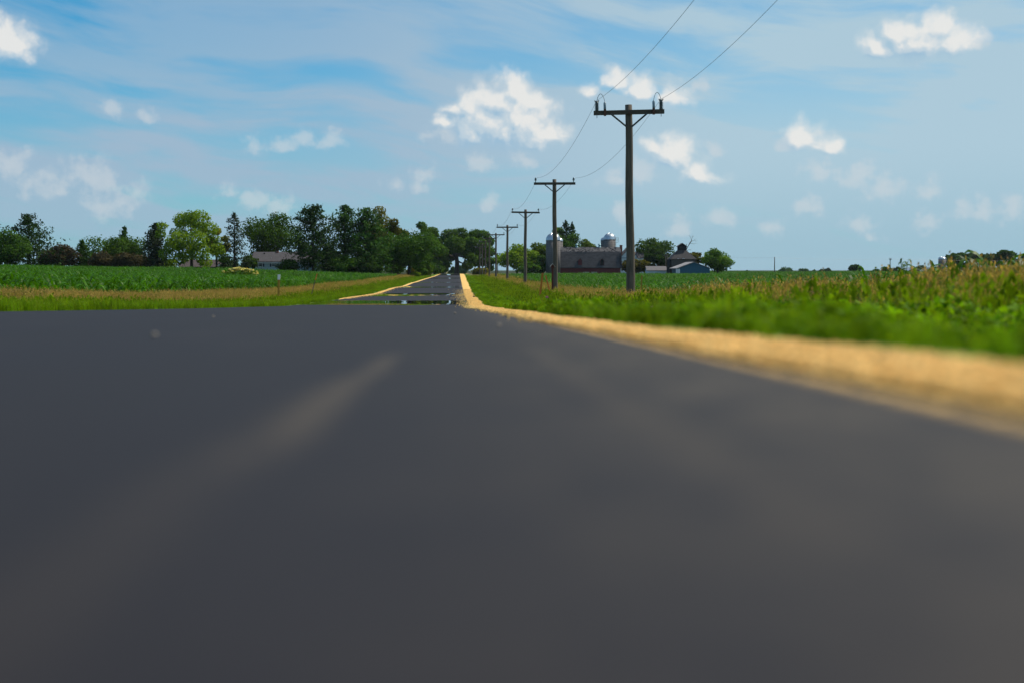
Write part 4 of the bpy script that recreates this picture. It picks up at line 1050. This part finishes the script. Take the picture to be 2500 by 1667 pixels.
def verge(xa, xb, y0, y1, d0, ynear, side):
    """random points with density d0 per square metre up to ynear, thinning out with distance."""
    out_ = []
    ys = np.geomspace(max(y0, .8), y1, 60)
    for a, b in zip(ys[:-1], ys[1:]):
        m = (a + b) / 2; lim = (.60 if m > 6 else .8) * b + .4 if side > 0 else .75 * b
        x0, x1 = (xa, min(xb, lim)) if side > 0 else (max(xa, -lim), xb)
        if x1 <= x0: continue
        dens = d0 * min(1, (ynear / m) ** 1.15); n = rng.poisson(dens * (x1 - x0) * (b - a))
        if n: out_.append(np.column_stack([rng.uniform(x0, x1, n), rng.uniform(a, b, n)]))
    return np.concatenate(out_)
def lay(name, src, p, hfun, label, cat, keep=None):
    if keep is not None: p = p[keep(p)]
    n = len(p); z = ground_z(p[:, 0], p[:, 1])
    rot = np.stack([rng.normal(0, .10, n), rng.normal(0, .10, n), rng.uniform(0, 6.28, n)], 1)
    scatter(name, src, np.column_stack([p, z]), rot, hfun(p) * np.clip(p[:, 1] / 5, .45, 1) * rng.uniform(.75, 1.25, n), rng.integers(0, len(src), n), label, cat)
def pat(p, f=.35): return .5 + .5 * np.sin(p[:, 0] * f * 2 + 2 * np.sin(p[:, 1] * f * .6)) * np.sin(p[:, 1] * f + 1.7 * np.sin(p[:, 0] * f))
grow = lambda p: 1 + np.clip(p[:, 1] - 60, 0, 300) / 260
edge_r = lambda p: p[:, 0] > gr_out(p[:, 1]) + .03 + edge_noise(p[:, 1], 4, .05)
lay('clover_verge', G_LUSH, verge(.6, 3.4, 1.3, 330, 20, 14, 1), lambda p: (.30 + .45 * np.clip((p[:, 0] - .6) / 2.1, 0, 1)) * (.7 + .6 * pat(p, 1.6)) * grow(p), 'bright green clover and weeds along the right gravel edge', 'clover', lambda p: edge_r(p) & (pat(p, 1.1) + .5 * rng.random(len(p)) > .22))
lay('grass_verge', G_GREEN, verge(.60, 6.5, 1.3, 340, 30, 18, 1), lambda p: (.25 + .40 * np.clip((p[:, 0] - .64) / 2.8, 0, 1)) * (.75 + .5 * pat(p, 1.3)) * grow(p), 'green grass growing on the right verge under the poles', 'grass', edge_r)
lay('dry_grass_verge', G_TAN, verge(3.0, 9.2, 7, 330, 15, 28, 1), lambda p: (.60 + .33 * np.clip((p[:, 0] - 3) / 3.5, 0, 1)) * (.75 + .5 * pat(p, .9)) * (1 + .10 * np.clip((18 - p[:, 1]) / 8, 0, 1)) * grow(p) ** .5, 'dry tan seed grass between the right verge and the corn', 'grass', lambda p: (pat(p) + .35 * rng.random(len(p)) > .30) & (p[:, 0] > 3.0 + 2.2 * np.clip((p[:, 1] - 35) / 40, 0, 1) + rng.random(len(p)) * .8))
lay('olive_grass_verge', G_OLIVE, verge(2.7, 9.0, 6, 330, 9, 24, 1), lambda p: (.85 + .25 * np.clip((p[:, 0] - 3) / 3, 0, 1)) * grow(p) ** .5, 'half dry olive grass mixed through the right verge', 'grass')
lay('weed_verge', G_WEED, verge(2.0, 8.8, 7, 140, 3.2, 26, 1), lambda p: .40 + .45 * np.clip((p[:, 0] - 2) / 4, 0, 1), 'leafy green weeds standing among the grass of the right verge', 'weeds', lambda p: pat(p, .5) > .35)
lay('grass_verge', G_GREEN, verge(-8.6, XL - .06, 6, 330, 18, 34, -1), lambda p: (.55 + .25 * np.clip((-p[:, 0] - 6.2), 0, 1)) * grow(p) ** .6, 'short bright green grass along the left road edge', 'grass', lambda p: (p[:, 0] < GL) | (p[:, 1] < 68))
lay('dry_grass_verge', G_TAN, verge(-12.3, -7.2, 9, 330, 17, 42, -1), lambda p: .70 * grow(p) ** .5, 'dry tan grass strip in front of the left corn field', 'grass', lambda p: (pat(p, .22) + .5 * rng.random(len(p)) > .46) & (p[:, 0] < -7.6 - rng.random(len(p)) * 1.4 - 1.3 * np.clip((p[:, 1] - 45) / 40, 0, 1)))
lay('olive_grass_verge', G_OLIVE, verge(-12.2, -7.0, 9, 330, 9, 38, -1), lambda p: .72 * grow(p) ** .5, 'half dry olive grass mixed through the left verge', 'grass')
yard = np.column_stack([rng.uniform(-110, -6.5, 2600), rng.uniform(276, 330, 2600)])
lay('yard_grass', G_GREEN, yard, lambda p: np.full(len(p), 1.3), 'lawn grass of the yard under the trees on the left', 'grass', lambda p: p[:, 0] < -7)

# gravel
M_STONE = leafmat('gravel_stone', (.88, .575, .21), (.72, .455, .155), 0.0, .85, nscale=6, spec=.2, rnd=.35)
def stone(seed):
    r = np.random.default_rng(seed); ph = (1 + 5 ** .5) / 2
    v = np.array([(-1,ph,0),(1,ph,0),(-1,-ph,0),(1,-ph,0),(0,-1,ph),(0,1,ph),(0,-1,-ph),(0,1,-ph),(ph,0,-1),(ph,0,1),(-ph,0,-1),(-ph,0,1)]) / 1.9
    v = v * r.uniform(.7, 1.25, (12, 1)) * np.array([1.15, .9, .65])
    f = [(0,11,5),(0,5,1),(0,1,7),(0,7,10),(0,10,11),(1,5,9),(5,11,4),(11,10,2),(10,7,6),(7,1,8),(3,9,4),(3,4,2),(3,2,6),(3,6,8),(3,8,9),(4,9,5),(2,4,11),(6,2,10),(8,6,7),(9,8,1)]
    mb = MB().add(v.tolist(), f); return mb.build('stone', M_STONE, None, False, link=False)
STONES = [stone(700 + i) for i in range(6)]
def gravel(xa, xb, ya, yb, n, smin, smax, spill):
    y = ya + (yb - ya) * rng.random(n) ** 1.35; A = xa + edge_noise(y, 1, .018); B = xb(y) + edge_noise(y, 4, .05)
    u = rng.random(n); u = np.where(rng.random(n) < spill, -np.abs(rng.normal(0, .22, n)) * (1 + 1.5 * np.clip((y - 30) / 40, 0, 1)), u)
    x = A + (B - A) * u; z = road_z(y) + .006 + .004 * np.sin(np.clip(u, 0, 1) * math.pi) ** .8
    s = smin + (smax - smin) * rng.random(n) ** 2.2; s *= 1 + np.clip(y - 12, 0, 80) * .007
    return np.column_stack([x, y, z]), s
a1 = gravel(XR, gr_out, .7, 8, 15000, .003, .0075, .0); a2 = gravel(XR, gr_out, 6, 30, 17000, .004, .010, .015); a3 = gravel(XR, gr_out, 28, 120, 16000, .0065, .012, .12)
a4 = gravel(XL, lambda y: np.interp(y, [0, 66, 74, 300], [XL - .02, XL - .06, GL + .15, GL + .1]), 70, 150, 4500, .007, .014, .10)
pp = np.concatenate([a1[0], a2[0], a3[0], a4[0]]); ss_ = np.concatenate([a1[1], a2[1], a3[1], a4[1]]); n = len(pp)
scatter('gravel', STONES, pp, rng.uniform(0, 6.28, (n, 3)), ss_, rng.integers(0, 6, n), 'loose tan gravel stones along both road edges', 'gravel')

# ------------------------------------------------------------------ small things
M_REDPOST = mat('dark_red_post', (.13, .035, .025), .8, var=.4)
M_ORANGE = mat('orange_plastic', (.62, .15, .03), .6, var=.2)
M_YEL = mat('faded_yellow_marker', (.42, .24, .03), .7, var=.25)
M_STAKE = mat('grey_wood_stake', (.16, .12, .10), .9, var=.3)
M_SOIL = mat('dark_soil', (.06, .045, .03), .95, var=.4, vscale=20)
def birdhouse():
    Y = 90; X = PX(1349, Y); zg = gz(X, Y) - .3; h = lambda py: PZ(py, Y) - zg
    root = thing('birdhouse_post', (X, Y, zg), 'dark red wooden birdhouse on a post left of the second utility pole', 'birdhouse')
    MB().box(-.055, .055, -.055, .055, 0, h(655)).build('post', M_REDPOST, root)
    b = gable_wall(-.10, .10, -.11, .11, h(656), h(649.5), h(645.5), 'y').build('box', M_REDPOST, root)
    MB().lathe([(.03, 0), (.03, .01)], 0, 0, 12).build('entrance_hole', M_DARK, b)
    hole = b.children[0]; hole.rotation_euler.x = R(90); hole.location = (0, -.113, h(651))
    gable_roof(-.10, .10, -.11, .11, h(649.5), h(645), .07, .025, 'y').build('lid', mat('grey_board_lid', (.45, .40, .36), .8, var=.3), root)
birdhouse()
def stake(name, px0, py0, px1, py1, Y, w, t, m, label, cat, cap=None, capm=None):
    a = P(px1, py1, Y); b = P(px0, py0, Y); zg = gz(a.x, Y) - .15; k = (zg - b.z) / (a.z - b.z); base = b.lerp(a, k)
    root = thing(name, base, label, cat); top = b - base; u = top.normalized(); s = Vector((w / 2, 0, 0)); q = Vector((0, t / 2, 0))
    def bar(f0, f1, e): 
        p0, p1 = top * f0, top * f1; ss = s * e; qq = q * e
        return MB().add([p0 - ss - qq, p0 + ss - qq, p0 + ss + qq, p0 - ss + qq, p1 - ss - qq, p1 + ss - qq, p1 + ss + qq, p1 - ss + qq], [(0,3,2,1),(4,5,6,7),(0,1,5,4),(1,2,6,5),(2,3,7,6),(3,0,4,7)])
    bar(0, 1, 1).build('shaft', m, root)
    if cap: bar(1 - cap, 1.005, 1.15).build('cap', capm, root)
stake('marker_post', 681, 671, 680, 716, 70, .11, .03, M_YEL, 'faded yellow flat marker post with white top in the left verge', 'marker post', .17, M_TRIM)
stake('survey_stake', 774, 669, 764, 706, 82, .045, .045, M_STAKE, 'leaning grey wooden stake with orange top in the left verge', 'stake', .22, M_ORANGE)
stake('marker_post', 1325, 667, 1321, 700, 72, .10, .03, mat('faded_orange_marker', (.50, .17, .02), .7, var=.2), 'faded orange flat marker post, left one of the pair by the birdhouse', 'marker post')
stake('marker_post', 1332, 673, 1339, 700, 86, .075, .05, M_ORANGE, 'bright orange leaning stake between the flat marker and the birdhouse', 'stake')
stake('marker_post', 1567, 673, 1566, 692, 62, .06, .02, M_YEL, 'thin yellow marker standing in the corn right of the nearest pole', 'marker post')

def lump(name, loc, s, m, label, cat, seed, sq=.7):
    r = np.random.default_rng(seed); mb = MB(); seg, rings = 9, 6
    vs = []; fs = []
    for i in range(rings + 1):
        ph = math.pi * i / rings
        for k in range(seg):
            a = 2 * math.pi * k / seg; q = s * r.uniform(.78, 1.15); vs.append((math.sin(ph) * math.cos(a) * q, math.sin(ph) * math.sin(a) * q, math.cos(ph) * q * sq))
    for i in range(rings):
        for k in range(seg): fs.append((i*seg+k, (i+1)*seg+k, (i+1)*seg+(k+1) % seg, i*seg+(k+1) % seg))
    o = mb.add(vs, fs).build(name, m, None, True); o.location = loc; return tag(o, label, cat)
for px, Y, s, lab in ((1158, 93, .11, 'larger dark soil clod lying on the right gravel shoulder'), (1157, 78, .07, 'smaller dark soil clod on the gravel, nearer than the other clod')):
    X = PX(px, Y); lump('dirt_clod', (X, Y, gz(X, Y) + .04), s, M_SOIL, lab, 'clod', int(px * Y) % 999)
X = PX(1158, 440); lump('soil_heap', (X, 440, gz(X, 440) + .25), .75, mat('brown_heap', (.17, .10, .045), .95, var=.4), 'small brown heap at the right of the road crest', 'heap', 5, .9)
M_PEB = mat('pale_pebble', (.22, .19, .16), .8)
for px, py, s, lab in ((376, 822, .009, 'pale pebble on the left half of the near asphalt'), (1218, 797, .009, 'pale pebble on the asphalt right of the road centre line'), (1110, 766, .012, 'pale pebble on the asphalt just before the mirror bands'), (520, 775, .010, 'pale pebble near the far left of the asphalt')):
    d = ray(px, py); k = CZ / (-d.z - .025 * d.y); p = Vector((0, 0, CZ)) + d * k
    lump('pebble', (p.x, p.y, p.z + s * .4), s, M_PEB, lab, 'pebble', int(px))

# flowering bush in the left corn
def flower_bush():
    Y = 168; X = PX(584, Y); zg = gz(X, Y); r = np.random.default_rng(77); s = Y / F
    root = thing('flowering_bush', (X, Y, zg), 'bush covered in creamy yellow flower heads standing in the left corn field', 'flowering bush')
    C = []; heads = []
    prof = lambda u: PZ(652, Y) - zg - .10 - .5 * abs(u - .05) ** 1.4
    n = 900; ux = r.uniform(-1, 1, n); C = np.stack([ux * 2.1, r.normal(0, .45, n), prof(ux) * r.uniform(.1, 1, n) ** .6], 1)
    mkobj('foliage', quads_mesh('foliage', leaf_quads(C, .13, np.tile([0, -.2, 1.0], (n, 1)), r)), LEAF['bright'], root)
    m = leafmat('cream_flowers', (.78, .66, .20), (.80, .74, .36), .2, .7, nscale=4, rnd=.2)
    V = []
    for k in range(46): 
        d = sph(r, 1)[0]; d[2] = abs(d[2]); V.append(leaf_quads((d * np.array([.14, .14, .09]))[None], .10, d[None], r, 1.1)[0])
    hm = quads_mesh('flower_head', np.array(V)); hm.materials.append(m)
    for k in range(64):
        u = float(np.clip(r.normal(.1, .42), -1, 1)); o = bpy.data.objects.new('flower_head', hm); COL.objects.link(o); o.parent = root
        hh = prof(u); o.location = (u * 2.1, r.normal(-.3, .3), hh - abs(r.normal(0, .24))); o.rotation_euler.z = r.uniform(0, 6); sc = r.uniform(.7, 1.35); o.scale = (sc, sc, sc)
flower_bush()

# taller broadleaf weeds and clover flowers in the right verge
M_WEED = leafmat('weed_leaf', (.075, .135, .012), (.045, .09, .010), .4, .5, nscale=3)
def weed(px, py, X, label, seed, spread=.20):
    Y = X / ((px - 1120) / F); r = np.random.default_rng(seed); p = P(px, py, Y); zg = gz(p.x, Y) - .03; H = p.z - zg
    root = thing('broadleaf_weed', (p.x, Y, zg), label, 'weed', 'tall weeds in the right verge')
    st = MB(); lv = MB()
    for k in range(4):
        a = r.uniform(0, 6.28); q = spread * (.2 + .5 * r.random()); hk = H * r.uniform(.72, 1.0) if k else H
        pts = [Vector((math.cos(a) * q * t, math.sin(a) * q * t, hk * t)) for t in (0, .35, .7, 1)]
        st.tube(pts, [.008, .007, .005, .003], 4)
        for j in range(16):
            t = .25 + .75 * j / 15; b = Vector((math.cos(a) * q * t, math.sin(a) * q * t, hk * t))
            ribbon(lv, b, j * 2.4 + r.normal(0, .3), r.uniform(.10, .17) * (1.15 - .5 * t), .042, r.uniform(.3, .8), r.uniform(.7, 1.4), 3, twist=r.normal(0, .2))
    st.build('stem', M_STALK, root); lv.build('leaves', M_WEED, root, True)
for i, (px, py, X, lab) in enumerate((
    (2192, 632, 6.2, 'tallest broadleaf weed silhouetted above the corn left of the far barns'), (2165, 648, 6.0, 'leafy weed just left of the tallest broadleaf weed'),
    (1942, 672, 6.4, 'dark drooping weed at the left end of the weedy patch'), (1990, 682, 6.0, 'olive weed right of the dark drooping weed'),
    (2058, 676, 6.3, 'weed in the middle of the weedy patch between the drooping and tallest weeds'), (2105, 668, 6.0, 'weed left of the two tallest weeds'),
    (2262, 650, 6.4, 'weed right of the tallest broadleaf weed'), (2330, 640, 6.6, 'weed below the far silo in the right verge'),
    (2400, 634, 6.5, 'weed below the broad far tree row in the right verge'), (2470, 626, 6.4, 'weed at the right edge of the verge'),
    (1500, 702, 6.6, 'yellow green weed at the foot of the nearest pole, left side'), (1522, 696, 6.9, 'yellow green weed touching the nearest pole'),
    (2140, 690, 5.2, 'low weed in front of the tallest broadleaf weed'), (2290, 680, 5.0, 'low weed in front of the far silo'))):
    weed(px, py, X, lab, 900 + i, .26 if px > 1900 else .4)
M_PINK = leafmat('pink_clover', (.50, .16, .34), (.40, .12, .28), .2, .7, rnd=.1)
for i, (px, py, X, lab) in enumerate(((1748, 753, 2.0, 'pink clover head low in the green verge, below the lone tree'), (1594, 752, 1.6, 'pink clover head right of the nearest pole base'), (1986, 718, 3.4, 'purple clover head below the dark drooping weed'), (2022, 748, 2.6, 'pink clover head in the green verge below the weedy patch'), (1335, 727, 2.6, 'small pale pink clover head below the orange stakes'))):
    Y = X / ((px - 1120) / F); p = P(px, py, Y); zg = gz(p.x, Y); r = np.random.default_rng(i)
    root = thing('clover_flower', (p.x, Y, zg), lab, 'flower', 'pink clover flowers')
    MB().tube([(0, 0, -.02), (.01, 0, (p.z - zg) * .5), (0, 0, p.z - zg)], .002, 4).build('stem', M_STALK, root)
    d = sph(r, 60); s = .014 + .0006 * Y; mkobj('flower_head', quads_mesh('flower_head', leaf_quads(d * s * .8 + np.array([0, 0, p.z - zg]), s * .8, d, r, 1.6)), M_PINK, root)

# ------------------------------------------------------------------ haze
hz = MB().box(-1600, 1600, -60, 3950, -6.0, 22.0)
hm_ = bpy.data.materials.new('summer_haze'); hm_.use_nodes = True; hm_.node_tree.nodes.clear()
ho = hm_.node_tree.nodes.new('ShaderNodeOutputMaterial'); hv = hm_.node_tree.nodes.new('ShaderNodeVolumePrincipled')
hv.inputs['Color'].default_value = (.72, .86, 1.0, 1); hv.inputs['Density'].default_value = HAZE; hv.inputs['Anisotropy'].default_value = .3
hm_.node_tree.links.new(hv.outputs[0], ho.inputs['Volume'])
tag(hz.build('haze', hm_), 'thin pale summer haze hanging over the fields', 'haze', kind='stuff')
